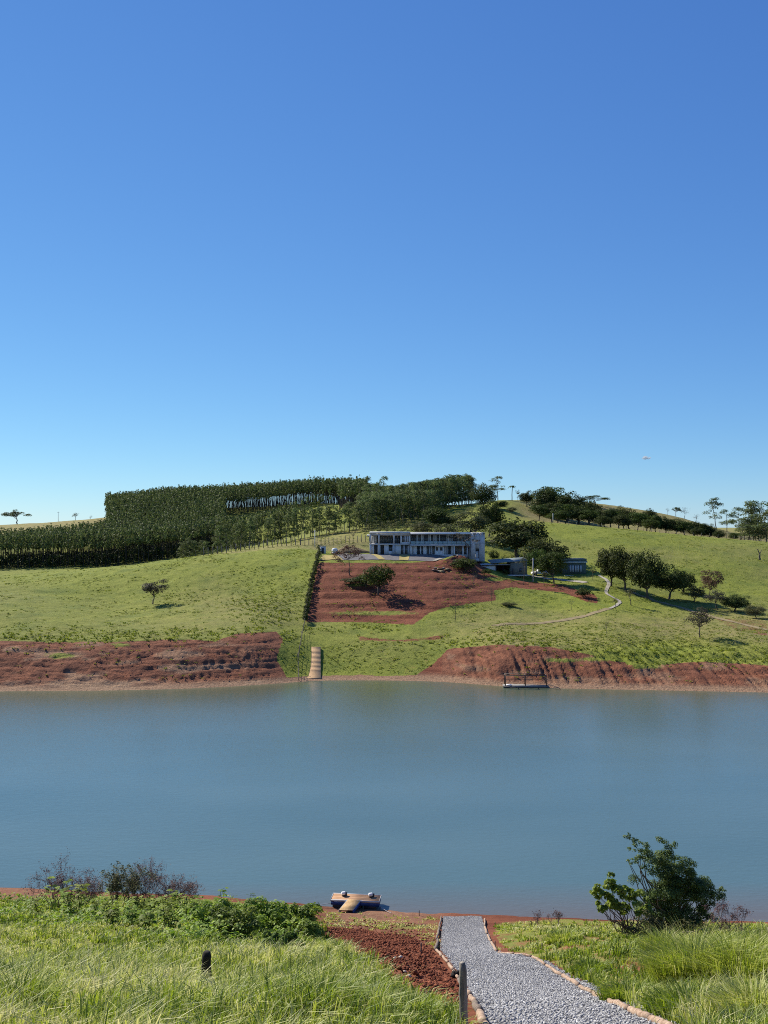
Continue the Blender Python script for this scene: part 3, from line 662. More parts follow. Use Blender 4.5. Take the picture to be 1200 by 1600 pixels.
# ---------------------------------------------------------------- eucalyptus plantation on the left hill
def place_unit(pts, hs, key, wd):
    """join many copies of one unit tree into arrays"""
    out = []
    for me in TREES[key][:2]:
        v = np.empty(len(me.vertices) * 3); me.vertices.foreach_get('co', v); v = v.reshape(-1, 3)
        out.append((v, me))
    return out
def joined_trees(name, pts, hs, ws, keys, label, cat):
    mbs = {0: [], 1: []}
    for part in (0, 1):
        Vs, Qs, Ts, As = [], [], [], []; n0 = 0
        for ki, key in enumerate(keys):
            me = TREES[key][part]; nv = len(me.vertices)
            v = np.empty(nv * 3); me.vertices.foreach_get('co', v); v = v.reshape(-1, 3)
            a = np.empty(nv); me.attributes['tint'].data.foreach_get('value', a)
            lt = np.empty(len(me.polygons), int); me.polygons.foreach_get('loop_total', lt)
            li = np.empty(len(me.loops), int); me.loops.foreach_get('vertex_index', li); ls = np.empty(len(me.polygons), int); me.polygons.foreach_get('loop_start', ls)
            q = li[ls[lt == 4][:, None] + np.arange(4)]; t = li[ls[lt == 3][:, None] + np.arange(3)]
            sel = np.nonzero(np.arange(len(pts)) % len(keys) == ki)[0]
            w0 = TREES[key][2]
            for s in sel:
                rz = RNG.random() * 6.283; c, sn = math.cos(rz), math.sin(rz); sx = ws[s] / w0
                W = np.stack([(v[:, 0] * c - v[:, 1] * sn) * sx, (v[:, 0] * sn + v[:, 1] * c) * sx, v[:, 2] * hs[s]], 1) + pts[s]
                Vs.append(W); Qs.append(q + n0); Ts.append(t + n0); As.append(np.clip(a + (RNG.random() - 0.5) * 0.5, 0, 1)); n0 += nv
        mbs[part] = (np.concatenate(Vs), np.concatenate(Qs), np.concatenate(Ts), np.concatenate(As))
    V0, Q0, T0, A0 = mbs[0]; V1, Q1, T1, A1 = mbs[1]
    V = np.concatenate([V0, V1]); n = len(V0); Q = np.concatenate([Q0, Q1 + n]); T = np.concatenate([T0, T1 + n])
    mi = np.concatenate([np.zeros(len(Q0)), np.ones(len(Q1)), np.zeros(len(T0)), np.ones(len(T1))])
    me = mesh_np(name, V, Q, T, [TREES[keys[0]][0].materials[0], G_EUC], {'tint': ('FLOAT', np.concatenate([A0, A1]))}, False, mi)
    return tag(link(name, me), label, cat, kind='stuff')

pp = []
sp = 2.15
for D in np.arange(372, 600, sp):
    back = None
    for X in np.arange(-(600 + 90) / F * 600, 0, sp * 0.9):
        x = X + random.uniform(-.45, .45); d = D + random.uniform(-.45, .45); px = 600 + F * x / d
        if px > 572 or px < (-150 if d < 425 else -45): continue
        if 352 < px < 530 and 424 < d < 500: continue
        front = np.interp(px, [-80, 0, 170, 285, 300, 345, 500, 560], [388, 386, 376, 372, 384, 402, 420, 432])
        bk = 572
        if d < front or d > bk: continue
        # rows deep inside that are hidden by the rows before them are thinned to those whose tops show
        pp.append((x, d, px))
pp = np.array(pp); zz = zfar(pp[:, 2], pp[:, 1]); pp = np.concatenate([pp, zz[:, None]], 1)
front = np.interp(pp[:, 2], [-80, 0, 170, 285, 300, 345, 500, 560], [388, 386, 376, 372, 384, 402, 420, 432])
depth = pp[:, 1] - front
topy_ = HZ + (CAMH - pp[:, 3] - 12.6) / pp[:, 1] * F
kp = (pp[:, 2] > 167) | (topy_ > np.interp(pp[:, 2], [-80, 0, 140, 167], [836, 830, 814, 809]))
pp = pp[kp]; depth = depth[kp]
order = np.argsort(depth + np.where(pp[:, 2] < -5, 60, 0), kind='stable')
hgt = 12.8 + 1.6 * (fbm(pp[:, 0] / 30, pp[:, 1] / 30, 90) - 0.5) * 2 + RNG.normal(0, 0.75, len(pp))
wid = 1.9 + RNG.normal(0, 0.3, len(pp))
ind, rest = order[:110], order[110:]
for n_, i in enumerate(ind):
    plant_tree('plant%d' % (n_ % 3), 'eucalyptus_tree', 'slender eucalyptus in the front rows of the dense plantation on the left hill', 'tree',
               (pp[i, 0], pp[i, 1], pp[i, 3] - 0.1), hgt[i], wid[i], 'eucalyptus of the left hill plantation')
joined_trees('eucalyptus_plantation', np.stack([pp[rest, 0], pp[rest, 1], pp[rest, 3] - 0.1], 1), hgt[rest], wid[rest], ['plant0', 'plant1', 'plant2'],
             'dense eucalyptus plantation covering the left hill in even rows', 'trees')
cc, rr = [], []
for _ in range(1100):                                               # dark scrub added to deepen the shade along the plantation edge
    px = random.uniform(-120, 350); D = np.interp(px, [-80, 0, 170, 285, 300, 345], [390, 388, 378, 374, 386, 404]) + random.uniform(0, 22)
    cc.append(((px - 600) / F * D, D, float(zfar(px, D)) + random.uniform(0.3, 4.5))); rr.append(random.uniform(0.9, 1.7))
V, Q, T = clump_leaves(np.array(cc), np.array(rr), 16, 0.42)
tag(link('undergrowth', mesh_np('undergrowth', V, Q, None, [G_DARK], {'tint': ('FLOAT', T * 0.6)})), 'dark undergrowth along the lower edge of the eucalyptus plantation', 'undergrowth', kind='stuff')

# rounder eucalyptus along the field edge in front of the plantation
for i in range(58):
    t = i / 57.0; px = 288 + 285 * t + random.uniform(-2.5, 2.5); row = i % 2
    D = 322 + 10 * row + random.uniform(-4, 4); ty = np.interp(px, [285, 320, 342, 352, 400, 440, 470, 520, 575], [846, 842, 825, 822, 808, 806, 796, 792, 786]) + random.uniform(-4, 5) + (4 if row else 0)
    if 318 < px < 334: continue
    tree_px('euc%d' % (i % 3), 'eucalyptus_tree', 'rounded eucalyptus in the row along the upper field edge', px, ty, 15, D=D, group='eucalyptus row along the upper field edge')
# tall stand above the long house
k = 0; stand = []
for D in np.arange(334, 486, 5.5):
    for X in np.arange(-14, 48, 3.1):
        x = X + random.uniform(-.8, .8); d = D + random.uniform(-1, 1); px = 600 + F * x / d
        fr = np.interp(px, [565, 600, 640, 672, 690, 715, 742], [332, 334, 340, 366, 420, 438, 448])
        if px < 562 or px > 741 or d < fr: continue
        Z = float(zfar(px, d)); top = np.interp(px, [560, 575, 600, 640, 680, 715, 735, 745], [768, 756, 762, 757, 751, 744, 743, 747])
        h = min(15.5 if d > 395 else 10.5, max(9.0, (ZP(top, d) - Z))) * random.uniform(0.88, 1.08)
        stand.append((d - fr, x, d, Z - 0.1, h))
stand.sort()
for _, x, d, Z, h in stand[:125]:
    plant_tree('euc%d' % (k % 3), 'eucalyptus_tree', 'tall eucalyptus in the front of the dense stand above the long house', 'tree', (x, d, Z), h, 4.6, 'eucalyptus stand above the long house'); k += 1
sb_ = np.array(stand[125:])
joined_trees('eucalyptus_stand', sb_[:, 1:4], sb_[:, 4], np.full(len(sb_), 4.6), ['euc0', 'euc1', 'euc2'], 'back rows of the tall eucalyptus stand above the long house', 'trees')
for px, ty in ((573, 748), (601, 748)):
    tree_px('tall%d' % (k % 3), 'eucalyptus_tree', 'taller eucalyptus with airy head rising over the left of the stand above the house' if px < 590 else 'taller airy-headed eucalyptus rising over the stand, nearer the middle', px, ty, 20, D=420, cat='tree'); k += 1
# young planted trees behind the house
k = 0
for r_, (D, y0) in enumerate(((296, 0), (305, 0), (314, 0), (324, 0))):
    for px in range(572, 664, 11):
        p_ = px + r_ * 4 + random.uniform(-1.5, 1.5); Z = float(zfar(p_, D)); X = (p_ - 600) / F * D
        plant_tree('young%d' % (k % 3), 'young_tree', 'young sunlit tree planted in rows behind the long house', 'tree', (X, D, Z), random.uniform(2.3, 3.4), 1.6, 'young trees behind the long house'); k += 1

# hedge on the left boundary of the terraces
hp = [hit(px, py) for px, py in ((501, 859), (497, 872), (493, 888), (488, 908), (485, 926), (481, 946), (478, 960), (476, 973))]
hp = np.array(hp); tt = np.linspace(0, 7, 90); hc = np.stack([np.interp(tt, range(8), hp[:, j]) for j in range(3)], 1)
for j in range(len(hc)): hc[j, 2] = gfar(hc[j, 0], hc[j, 1])
cc, rr = [], []
for c in hc:
    for _ in range(3): cc.append(c + np.array([random.uniform(-.35, .35), random.uniform(-.3, .3), random.uniform(0.2, 1.35)])); rr.append(random.uniform(0.28, 0.45))
V, Q, T = clump_leaves(np.array(cc), np.array(rr), 34, 0.13)
hr = thing('hedge', 'dark clipped hedge running down the left side of the red terraces', 'hedge', tuple(hc[-1]))
o = link('foliage', mesh_np('foliage', V - hc[-1], Q, None, [G_DARK], {'tint': ('FLOAT', T)}), hr)
mb = MB()
for j in range(0, 90, 6): mb.tube([hc[j] - hc[-1] + [0, 0, -.1], hc[j] - hc[-1] + [0, 0, 1.6]], 0.05, 5)
mb.build('stem', M_BARK, hr)

# ---------------------------------------------------------------- tussocks and scrub on the far pasture
def blades(P0, h, w, lean, tint, segs=2, curl=0.35, rng=RNG):
    """grass blades: P0 roots, h heights, w widths, lean (n,2) tip offset"""
    n = len(P0); a = rng.random(n) * math.pi; side = np.stack([np.cos(a), np.sin(a), np.zeros(n)], 1) * (w / 2)[:, None]
    L = np.concatenate([lean, np.zeros((n, 1))], 1)
    up = np.array([0, 0, 1.0])
    mid = P0 + up * (h * 0.58)[:, None] + L * 0.32; tip = P0 + up * (h * (1 - curl * 0.5))[:, None] + L
    V = np.stack([P0 - side, P0 + side, mid - side * 0.8, mid + side * 0.8, tip], 1).reshape(-1, 3)
    b = np.arange(n)[:, None] * 5
    return V, b + np.array([[0, 1, 3, 2]]), b + np.array([[2, 3, 4]]), np.repeat(tint, 5)
M_TUSS = m_leaf('pasture_tussock', [(0.085, 0.110, 0.020), (0.160, 0.200, 0.030), (0.235, 0.270, 0.046), (0.290, 0.280, 0.100)], 0.3, objvar=0)
n = 70000
px = RNG.uniform(-60, 1260, n); D = 150 + (RNG.random(n) ** 0.8) * 190
Z = zfar(px, D); X = (px - 600) / F * D; py = HZ + (CAMH - Z) / D * F
inso = np.zeros(n, bool)
for poly, v in SOILP[:3]: inso |= inpoly(px, py, poly) & (D < 262)
tz = fbm(X / 6, D / 6, 95); yard = (D > 236) & (D < 272) & (px > 500) & (px < 765)
yard |= (np.abs(px - 490) < 15) & (D < 182)
ok = (Z > 0.7) & ~yard & ((~inso & (RNG.random(n) < sstep(0.52, 0.72, tz) * 0.5 + 0.04 + 0.6 * np.exp(-(((px - 420) / 60) ** 2 + ((py - 935) / 40) ** 2)) + 0.4 * (D < 178) + 0.35 * sstep(720, 800, px) * (D < 190))) | (inso & (RNG.random(n) < 0.05 + 0.25 * sstep(0.55, 0.7, tz))))
# thick weeds along the bank tops and on the rough strip over the shore
X, D, Z, px, py = X[ok], D[ok], Z[ok], px[ok], py[ok]; n = len(X)
rough = np.exp(-((py - np.interp(px, [0, 350, 430, 480, 700, 1000, 1200], [1000, 1000, 985, 985, 1000, 1030, 1035])) / 16) ** 2) * (D < 190) + 0.8 * np.exp(-(((px - 430) / 60) ** 2 + ((py - 955) / 30) ** 2))
per = 6; P0 = np.repeat(np.stack([X, D, Z - 0.03], 1), per, 0) + np.concatenate([RNG.normal(0, 0.16, (n * per, 2)), np.zeros((n * per, 1))], 1)
sc_ = np.repeat(0.11 + 0.13 * RNG.random(n) + 0.30 * np.clip(rough, 0, 1) * RNG.random(n), per)
tin = np.clip(np.repeat(0.30 + 0.55 * RNG.random(n) - 0.2 * np.clip(rough, 0, 1) * RNG.random(n), per) + RNG.normal(0, 0.12, n * per), 0, 1)
V, Q, T, A = blades(P0, sc_ * (0.6 + 0.8 * RNG.random(n * per)), 0.12 + 0.10 * RNG.random(n * per), RNG.normal(0, 0.26, (n * per, 2)), tin)
tag(link('pasture_grass', mesh_np('pasture_grass', V, Q, T, [M_TUSS], {'tint': ('FLOAT', A)})), 'tufted pasture grass over the far hillside', 'grass', kind='stuff')
# ---------------------------------------------------------------- building materials
M_CONC = m_plain('raw_concrete', (0.50, 0.485, 0.465), (0.64, 0.625, 0.60), 1.3, 0.9, 0.15)
M_RENDER = m_plain('pale_render', (0.70, 0.685, 0.66), (0.80, 0.785, 0.76), 1.0, 0.85, 0.05)
M_WHITE = m_plain('white_paint', (0.78, 0.78, 0.77), (0.86, 0.86, 0.85), 1.5, 0.7, 0.05)
M_DGLASS = m_plain('dark_window_glass', (0.06, 0.07, 0.075), (0.10, 0.11, 0.115), 0.6, 0.06, 0.0, spec=0.6)
M_BGLASS = m_plain('bronze_window_glass', (0.10, 0.092, 0.078), (0.16, 0.15, 0.13), 0.8, 0.08, 0.0, spec=0.6)
M_CURT = m_plain('pale_curtain', (0.40, 0.41, 0.41), (0.62, 0.63, 0.63), 5.0, 0.9, 0.0, (6, 6, 0.2))
M_FRAME = m_plain('dark_window_frame', (0.035, 0.036, 0.038), (0.055, 0.056, 0.058), 3, 0.5, 0.0)
M_ROOFW = m_plain('light_roof_sheet', (0.55, 0.56, 0.56), (0.68, 0.69, 0.69), 0.8, 0.55, 0.05)
M_GREENW = m_plain('dull_green_wall', (0.105, 0.135, 0.110), (0.150, 0.180, 0.150), 1.2, 0.85, 0.05)
M_GREENR = m_plain('grey_green_roof', (0.16, 0.20, 0.20), (0.24, 0.28, 0.27), 1.0, 0.6, 0.05)
M_OLIVEW = m_plain('grey_olive_wall', (0.20, 0.20, 0.155), (0.27, 0.265, 0.205), 1.2, 0.9, 0.05)
M_VOID = m_plain('unlit_interior', (0.05, 0.05, 0.05), (0.08, 0.08, 0.08), 1.0, 0.9, 0.0)  # near-black colour standing in for the shade of rooms and openings
M_STEEL = m_plain('rusty_dark_steel', (0.05, 0.032, 0.026), (0.11, 0.075, 0.060), 5, 0.6, 0.0)
M_WOODP = m_plain('weathered_grey_wood', (0.10, 0.088, 0.075), (0.26, 0.235, 0.205), 7, 0.9, 0.5, (1, 1, 0.15))
M_ASPH = m_plain('grey_crushed_stone', (0.10, 0.095, 0.095), (0.19, 0.18, 0.175), 2.2, 0.95, 0.3)
M_STRAW = m_plain('straw_yellow_turf', (0.30, 0.23, 0.07), (0.42, 0.34, 0.12), 1.6, 0.95, 0.3)
M_CRD = m_plain('pale_concrete_road', (0.28, 0.25, 0.20), (0.42, 0.38, 0.31), 0.8, 0.9, 0.1)
M_DIRT = m_plain('trodden_dirt', (0.19, 0.145, 0.075), (0.29, 0.23, 0.12), 1.2, 0.95, 0.2)
M_RAMP = m_plain('sandy_boards', (0.36, 0.22, 0.11), (0.52, 0.35, 0.19), 4.0, 0.9, 0.3)
M_TINT = NT('balustrade_glass'); M_TINT.col((0.55, 0.72, 0.70)); M_TINT.rough(0.05); M_TINT.b.inputs['Alpha'].default_value = 0.42; M_TINT.b.inputs['Specular IOR Level'].default_value = 0.6; M_TINT = M_TINT.m

# ---------------------------------------------------------------- long house
HD = 250.0
def hx(px): return (px - 600) / F * HD
def hz(py): return ZP(py, HD)
house = thing('house', 'long two-storey concrete house with glass balcony above the red terraces', 'house', (hx(660), HD, hz(866)))
OX, OY, OZ = hx(660), HD, hz(866)
def hb(name, mat, *boxes, parent=None):
    mb = MB()
    for (x0, x1, d0, d1, y0, y1) in boxes:      # x by column, depth behind the front, z by row (y0 lower row)
        mb.box(hx(x0) - OX, hx(x1) - OX, d0, d1, hz(y0) - OZ, hz(y1) - OZ)
    return mb.build(name, mat, parent or house)
def hwin(x0, x1, d, y0, y1, n=1, glass=None, curtains=()):
    """window: dark frame with panes and pale curtains, some added to lighten dark openings"""
    fr = MB(); t = 0.06; X0, X1, Z0, Z1 = hx(x0) - OX, hx(x1) - OX, hz(y0) - OZ, hz(y1) - OZ
    fr.box(X0, X1, d - .05, d + .05, Z0, Z0 + t).box(X0, X1, d - .05, d + .05, Z1 - t, Z1)
    w = (X1 - X0) / n
    for i in range(n + 1):
        xa = X0 + w * i; lo = xa if i == 0 else xa - t / 2; hi = xa if i == n else xa + t / 2
        if i == 0: hi = xa + t
        if i == n: lo = xa - t
        fr.box(lo, hi, d - .048, d + .048, Z0 + t + .001, Z1 - t - .001)
    win = fr.build('window', M_FRAME, house)
    for i in range(n):
        g = M_CURT if i in curtains else (glass or M_DGLASS)  # more curtain panes added to lighten dark openings
        MB().box(X0 + w * i + t * .7, X0 + w * (i + 1) - t * .7, d - .012, d + .012, Z0 + t, Z1 - t).build('pane', g, win)
    return win
GB, SL, RT = 867, 851.5, 832.5                          # rows of the ground, first-floor slab and roof
# foundation, back and side walls, floor slab and roof
hb('foundation', M_CONC, (578, 735, 0.3, 9.2, 873, GB - 0.5))
hb('back_wall', M_RENDER, (578, 756, 9.0, 9.25, GB - .5, RT + 1))
hb('side_wall', M_CONC, (578, 579.5, 5.5, 9.0, GB - .5, SL), (578, 579.5, 5.5, 9.0, SL - 2, RT + 1))
hb('inner_shade', M_VOID, (641, 642, 1.8, 8.9, SL - 2.2, RT + 2.4), (600.5, 735, 6.0, 6.1, GB - .6, SL + .3))
hb('floor_slab', M_CONC, (577, 641, 0.0, 9.1, SL, SL - 2))
hb('balcony_slab', M_CONC, (641.2, 735, -0.5, 9.1, SL + 1.6, SL - 0.8))
rf = hb('roof', M_CONC, (577.2, 641, -0.25, 9.4, RT + 1.2, RT - 0.6), (641.2, 735.2, -0.9, 9.4, RT + 2.4, RT))
hb('roof_sheet', M_ROOFW, (577.4, 640.8, -0.2, 9.35, RT - 0.65, RT - 1.5), (641.4, 735, -0.85, 9.35, RT - 0.05, RT - 0.7), parent=rf)
hb('roof_edge', M_WHITE, (573.5, 577.1, 0.6, 6.0, 837.5, 835.6), parent=rf)
hb('roof_edge', M_WHITE, (641.4, 735, -0.96, -0.905, RT + 2.2, RT + 0.4), parent=rf)
# left open concrete frame
for x0, x1 in ((577.5, 580.5), (590.6, 593.2), (614.2, 616.6)):
    hb('column', M_CONC, (x0, x1, -0.02, 0.42, GB, SL + .02)); hb('column', M_CONC, (x0, x1, -0.02, 0.42, SL - 2.02, RT + 1.25))
for x0 in (583.2, 586.5): hb('column', M_CONC, (x0, x0 + 1.6, 3.2, 3.6, SL - 2.02, RT + 1.25))
hb('upper_beam', M_CONC, (580.6, 641, 0.05, 0.35, RT + 4.0, RT + 1.3))
hb('pillar_wall', M_RENDER, (625.6, 628, 0.3, 0.6, SL - 2.05, RT + 4), (639, 641, 0.3, 0.62, SL - 2.05, RT + 4), (628.02, 638.98, 0.3, 0.6, SL - 2.05, SL - 4.2))
hwin(593.4, 614.0, 2.6, SL - 2.1, RT + 4.2, 5, M_BGLASS); hwin(616.8, 625.4, 1.4, SL - 2.1, RT + 4.2, 2, M_DGLASS, ())
hwin(628.1, 638.9, 0.45, SL - 4.25, RT + 4.2, 3, M_BGLASS, (1, 2))
hwin(580.8, 590.4, 5.0, SL - 2.1, RT + 4.2, 2, M_BGLASS, (0,))
# ground floor left: walls between the openings
hb('ground_wall', M_RENDER, (580.6, 584.5, 0.5, 0.75, GB - .2, SL + .05), (590, 594.4, 0.5, 0.75, GB - .2, SL + .05), (600, 607.4, 0.5, 0.75, GB - .2, SL + .05),
   (613.2, 626.5, 0.5, 0.75, GB - .2, SL + .05), (607.41, 613.19, 0.5, 0.75, GB - .2, 861), (640, 644.5, 0.5, 0.75, GB - .2, SL + .05))
for x0, x1 in ((584.6, 589.9), (594.5, 599.9)): hb('doorway_shade', M_VOID, (x0, x1, 0.9, 0.95, GB - .2, SL + .05))  # dark sheets, the shade of the openings in their colour
hwin(607.5, 613.1, 0.62, 860.9, 854.0, 1)
hwin(626.7, 639.8, 0.62, GB - .5, SL + 0.4, 4, M_BGLASS, (1, 3))
# main range, ground floor
GW = [(644.52, 651.4), (656.6, 658.4), (661.2, 666.8), (679.6, 681.2), (684.8, 687.6), (691.8, 694.8), (705.6, 708.6)]
hb('ground_wall', M_WHITE, *[(a, b, 1.0, 1.25, GB - .3, SL + 1.65) for a, b in GW], (681.21, 684.79, 1.0, 1.25, GB - .3, 860.5), (687.61, 691.79, 1.0, 1.25, GB - .3, 860.5),
   (681.21, 684.79, 1.0, 1.25, 855.2, SL + 1.65), (687.61, 691.79, 1.0, 1.25, 855.2, SL + 1.65))
hwin(651.5, 656.5, 1.1, GB - .4, SL + 1.7, 2, M_DGLASS); hwin(658.5, 661.1, 1.1, GB - .4, SL + 1.7, 1, M_DGLASS)
hwin(666.9, 679.5, 1.1, GB - .4, SL + 1.7, 4, M_BGLASS, (1, 2)); hwin(694.9, 705.5, 1.1, GB - .4, SL + 1.7, 4, M_DGLASS, (0, 1))
hwin(681.3, 684.7, 1.1, 860.4, 855.3, 2, M_BGLASS); hwin(687.7, 691.7, 1.1, 860.4, 855.3, 2, M_BGLASS)
# open car port at the right with white posts
hb('porch_wall', M_RENDER, (708.7, 735, 5.4, 5.6, GB - .3, SL + 1.65))
for x0 in (708.8, 722.6, 729.5): hb('post', M_WHITE, (x0, x0 + 2.2, 0.2, 0.55, GB + 3, SL + 1.65))
# upper floor behind the balcony
hb('upper_wall', M_RENDER, *[(a, a + 1.3, 1.6, 1.85, SL - .9, RT + 2.5) for a in (641.5, 658.2, 672.5, 686.5, 701, 716, 733.6)])
for x0, x1, n, cu in ((642.9, 658.1, 4, (2,)), (659.6, 672.4, 4, (0, 3)), (673.9, 686.4, 4, (1, 2)), (687.9, 700.9, 4, (3,)), (702.4, 715.9, 4, (0, 1)), (717.4, 733.5, 4, (1, 2, 3))):
    hwin(x0, x1, 1.7, SL - .9, RT + 2.5, n, M_DGLASS, cu)
ba = MB().box(hx(641.4) - OX, hx(734.8) - OX, -0.42, -0.36, hz(SL - 6.1) - OZ, hz(SL - 6.5) - OZ).build('balustrade', M_FRAME, house)
for i in range(13):
    a = 641.6 + i * 7.16; MB().box(hx(a + .2) - OX, hx(a + 6.96) - OX, -0.4, -0.38, hz(SL - .85) - OZ, hz(SL - 6.0) - OZ).build('glass_panel', M_TINT, ba)
# concrete end block, standing proud of the range
hb('end_block', M_CONC, (735.3, 742.6, -0.6, 9.3, 877, RT - 0.4), (748.2, 757, -0.6, 9.3, 877, RT - 0.4), (742.61, 748.19, -0.6, 9.3, 856.8, RT - 0.4), (742.61, 748.19, -0.6, 9.3, 877, 872.5))
hb('door', M_WHITE, (743.2, 747.6, 0.1, 0.2, 872.4, 861.2)); hwin(742.7, 748.1, 0.0, 860.9, 856.9, 2, M_DGLASS)

# yard surfaces
def drape(name, quads, mat, kind='structure', lift=0.05, sub=14):
    mb = MB()
    for (a, b, c, d) in quads:                 # a,b front left/right; c,d back right/left as (column, distance)
        u = np.linspace(0, 1, sub); U, W = np.meshgrid(u, u)
        px = (a[0] * (1 - U) + b[0] * U) * (1 - W) + (d[0] * (1 - U) + c[0] * U) * W
        D = (a[1] * (1 - U) + b[1] * U) * (1 - W) + (d[1] * (1 - U) + c[1] * U) * W
        Z = zfar(px, D) + lift; V = np.stack([(px - 600) / F * D, D, Z], -1).reshape(-1, 3)
        i = np.arange(sub * (sub - 1)).reshape(sub - 1, sub)[:, :-1].ravel()
        mb.add(V, np.stack([i, i + 1, i + sub + 1, i + sub], 1))
    return tag(mb.build(name, mat, smooth=True), kind=kind)
drape('yard', [((498, 238.5), (716, 238.5), (706, 250.2), (530, 250.2))], M_ASPH, lift=0.10, sub=40)
drape('turf_strip', [((500, 238.7), (536, 238.7), (524, 246.5), (504, 246.5))], M_STRAW, lift=0.15)
drape('turf_strip', [((592, 238.7), (602, 238.7), (586, 249.9), (578, 249.9))], M_STRAW, lift=0.15)
drape('turf_strip', [((624, 238.7), (638, 238.7), (641, 247.9), (624, 247.9))], M_STRAW, lift=0.15)
drape('kerb', [((676, 238.3), (684, 238.3), (704, 249), (700, 249))], M_CRD, lift=0.22)
# sunlit straw mound with a white tank at the left of the yard
X, Y, Z = (548 - 600) / F * 256, 256, float(zfar(548, 256))
r_ = np.linspace(0, 1, 8); a_ = np.linspace(0, 2 * math.pi, 28, endpoint=False); V = [(0, 0, 1.5)] + [(6.0 * r * math.cos(t) * (1 + .1 * math.sin(3 * t)), 3.0 * r * math.sin(t), 1.6 * (1 - r * r) ** 1.3 - 0.5 * (r > .95)) for r in r_[1:] for t in a_]
Q = [(1 + i * 28 + j, 1 + i * 28 + (j + 1) % 28, 1 + (i + 1) * 28 + (j + 1) % 28, 1 + (i + 1) * 28 + j) for i in range(6) for j in range(28)]; T = [(0, 1 + j, 1 + (j + 1) % 28) for j in range(28)]
tag(link('soil_mound', mesh_np('soil_mound', V, Q, T, [M_DIRT], None, True), loc=(X, Y, Z)), 'brown soil mound at the left edge of the yard', 'mound')
X, Y = (523 - 600) / F * 254, 254; Z = float(zfar(523, 254))
tk = MB(); pr_ = [(0.75, -0.3), (0.8, 0.3), (0.8, 1.0), (0.55, 1.3), (0.25, 1.36)]
for (r1, z1), (r2, z2) in zip(pr_, pr_[1:]): tk.tube([(0, 0, z1), (0, 0, z2)], [r1, r2], 14)
tag(tk.build('water_tank', M_WHITE, loc=(X, Y, Z), smooth=True), 'small white water tank by the hedge at the left of the yard', 'tank')
X, Y = (504.5 - 600) / F * 252, 252; Z = float(zfar(504.5, 252))
mb = MB().box(-.75, .75, -.6, .6, -.3, 1.9); cr_ = thing('utility_box', 'small grey concrete cabin at the top of the hedge', 'cabin', (X, Y, Z)); mb.build('wall', M_CONC, cr_)
MB().box(-.85, .85, -.7, .7, 1.905, 2.03).build('roof', M_CONC, cr_); MB().box(-.3, .3, -.63, -.605, 0, 1.5).build('door', M_FRAME, cr_)

# builders' rubble by the spoil heap
for i, (px, py) in enumerate(((682, 888), (688, 890), (693, 888), (697, 891), (686, 893), (691, 894), (679, 892), (700, 889))):
    X, Y, Z = hit(px, py); mb = MB()
    w, d, h = random.uniform(.3, .7), random.uniform(.3, .5), random.uniform(.1, .25)
    mb.box(-w, w, -d, d, -.1, h); V, Q, T, A = mb.arrays(); V = V + RNG.normal(0, .1, V.shape)
    tag(link('rubble', mesh_np('rubble', V, Q, T, [M_DIRT if i % 2 else M_WOODP]), loc=(X, Y, Z), rz=random.random() * 3), 'piece of pale building rubble below the spoil heap', 'rubble', 'rubble below the spoil heap')

# ---------------------------------------------------------------- two small houses
def px_house(D): return lambda px: (px - 600) / F * D
D1 = 246.0; f = px_house(D1); z = lambda py: ZP(py, D1); bx = f(785); g0 = z(897)
h1 = thing('carport_house', 'low house with white carport wall and pale flat roof', 'house', (bx, D1, g0))
def b1(name, mat, *bs, parent=None):
    mb = MB()
    for (x0, x1, d0, d1, y0, y1) in bs: mb.box(f(x0) - bx, f(x1) - bx, d0, d1, z(y0) - g0, z(y1) - g0)
    return mb.build(name, mat, parent or h1)
b1('carport_wall', M_WHITE, (752, 774.5, 0, .2, 896, 883.5), (752, 753.2, .2, 6, 896, 883.5))
b1('carport_roof', M_ROOFW, (751.5, 797, -.5, 6.3, 883.3, 881.6)); b1('roof_trim', M_FRAME, (751.5, 797, -.56, -.505, 883.6, 882.2))
b1('post', M_FRAME, (785.5, 786.3, -.2, 0, 897, 883.4)); b1('post', M_FRAME, (775.0, 775.8, -.2, 0, 897, 883.4))
b1('carport_shade', M_VOID, (775, 797, 5, 5.2, 897, 883.4))
b1('wall', M_OLIVEW, (797.2, 823, -.8, 7, 897.5, 876.6)); 
mb = MB(); xa, xb = f(767) - bx, f(824) - bx; za, zb = z(879.4) - g0, z(875.2) - g0
mb.add([(xa, -1.2, za), (xb, -1.2, zb), (xb, 8, zb + .5), (xa, 8, za + .5), (xa, -1.2, za - .16), (xb, -1.2, zb - .16), (xb, 8, zb + .34), (xa, 8, za + .34)], [(0, 1, 2, 3), (7, 6, 5, 4), (0, 4, 5, 1), (1, 5, 6, 2), (2, 6, 7, 3), (3, 7, 4, 0)]).build('main_roof', M_GREENR, h1)
b1('doorway_shade', M_VOID, (799, 801.6, -.86, -.805, 897.3, 888)); w_ = b1('window', M_FRAME, (810.5, 815, -.86, -.805, 893, 888)); b1('pane', M_DGLASS, (811, 814.5, -.88, -.861, 892.6, 888.4), parent=w_)  # doorway is a dark sheet with its shade in the colour
b1('terrace', M_CONC, (750, 826, -2.5, -.85, 899.5, 897.6))
D2 = 258.0; f2 = px_house(D2); z2 = lambda py: ZP(py, D2); bx2 = f2(898); g2 = z2(897.5)
h2 = thing('green_house', 'small dark green flat-roofed house with a row of pale windows', 'house', (bx2, D2, g2))
def b2(name, mat, *bs, parent=None):
    mb = MB()
    for (x0, x1, d0, d1, y0, y1) in bs: mb.box(f2(x0) - bx2, f2(x1) - bx2, d0, d1, z2(y0) - g2, z2(y1) - g2)
    return mb.build(name, mat, parent or h2)
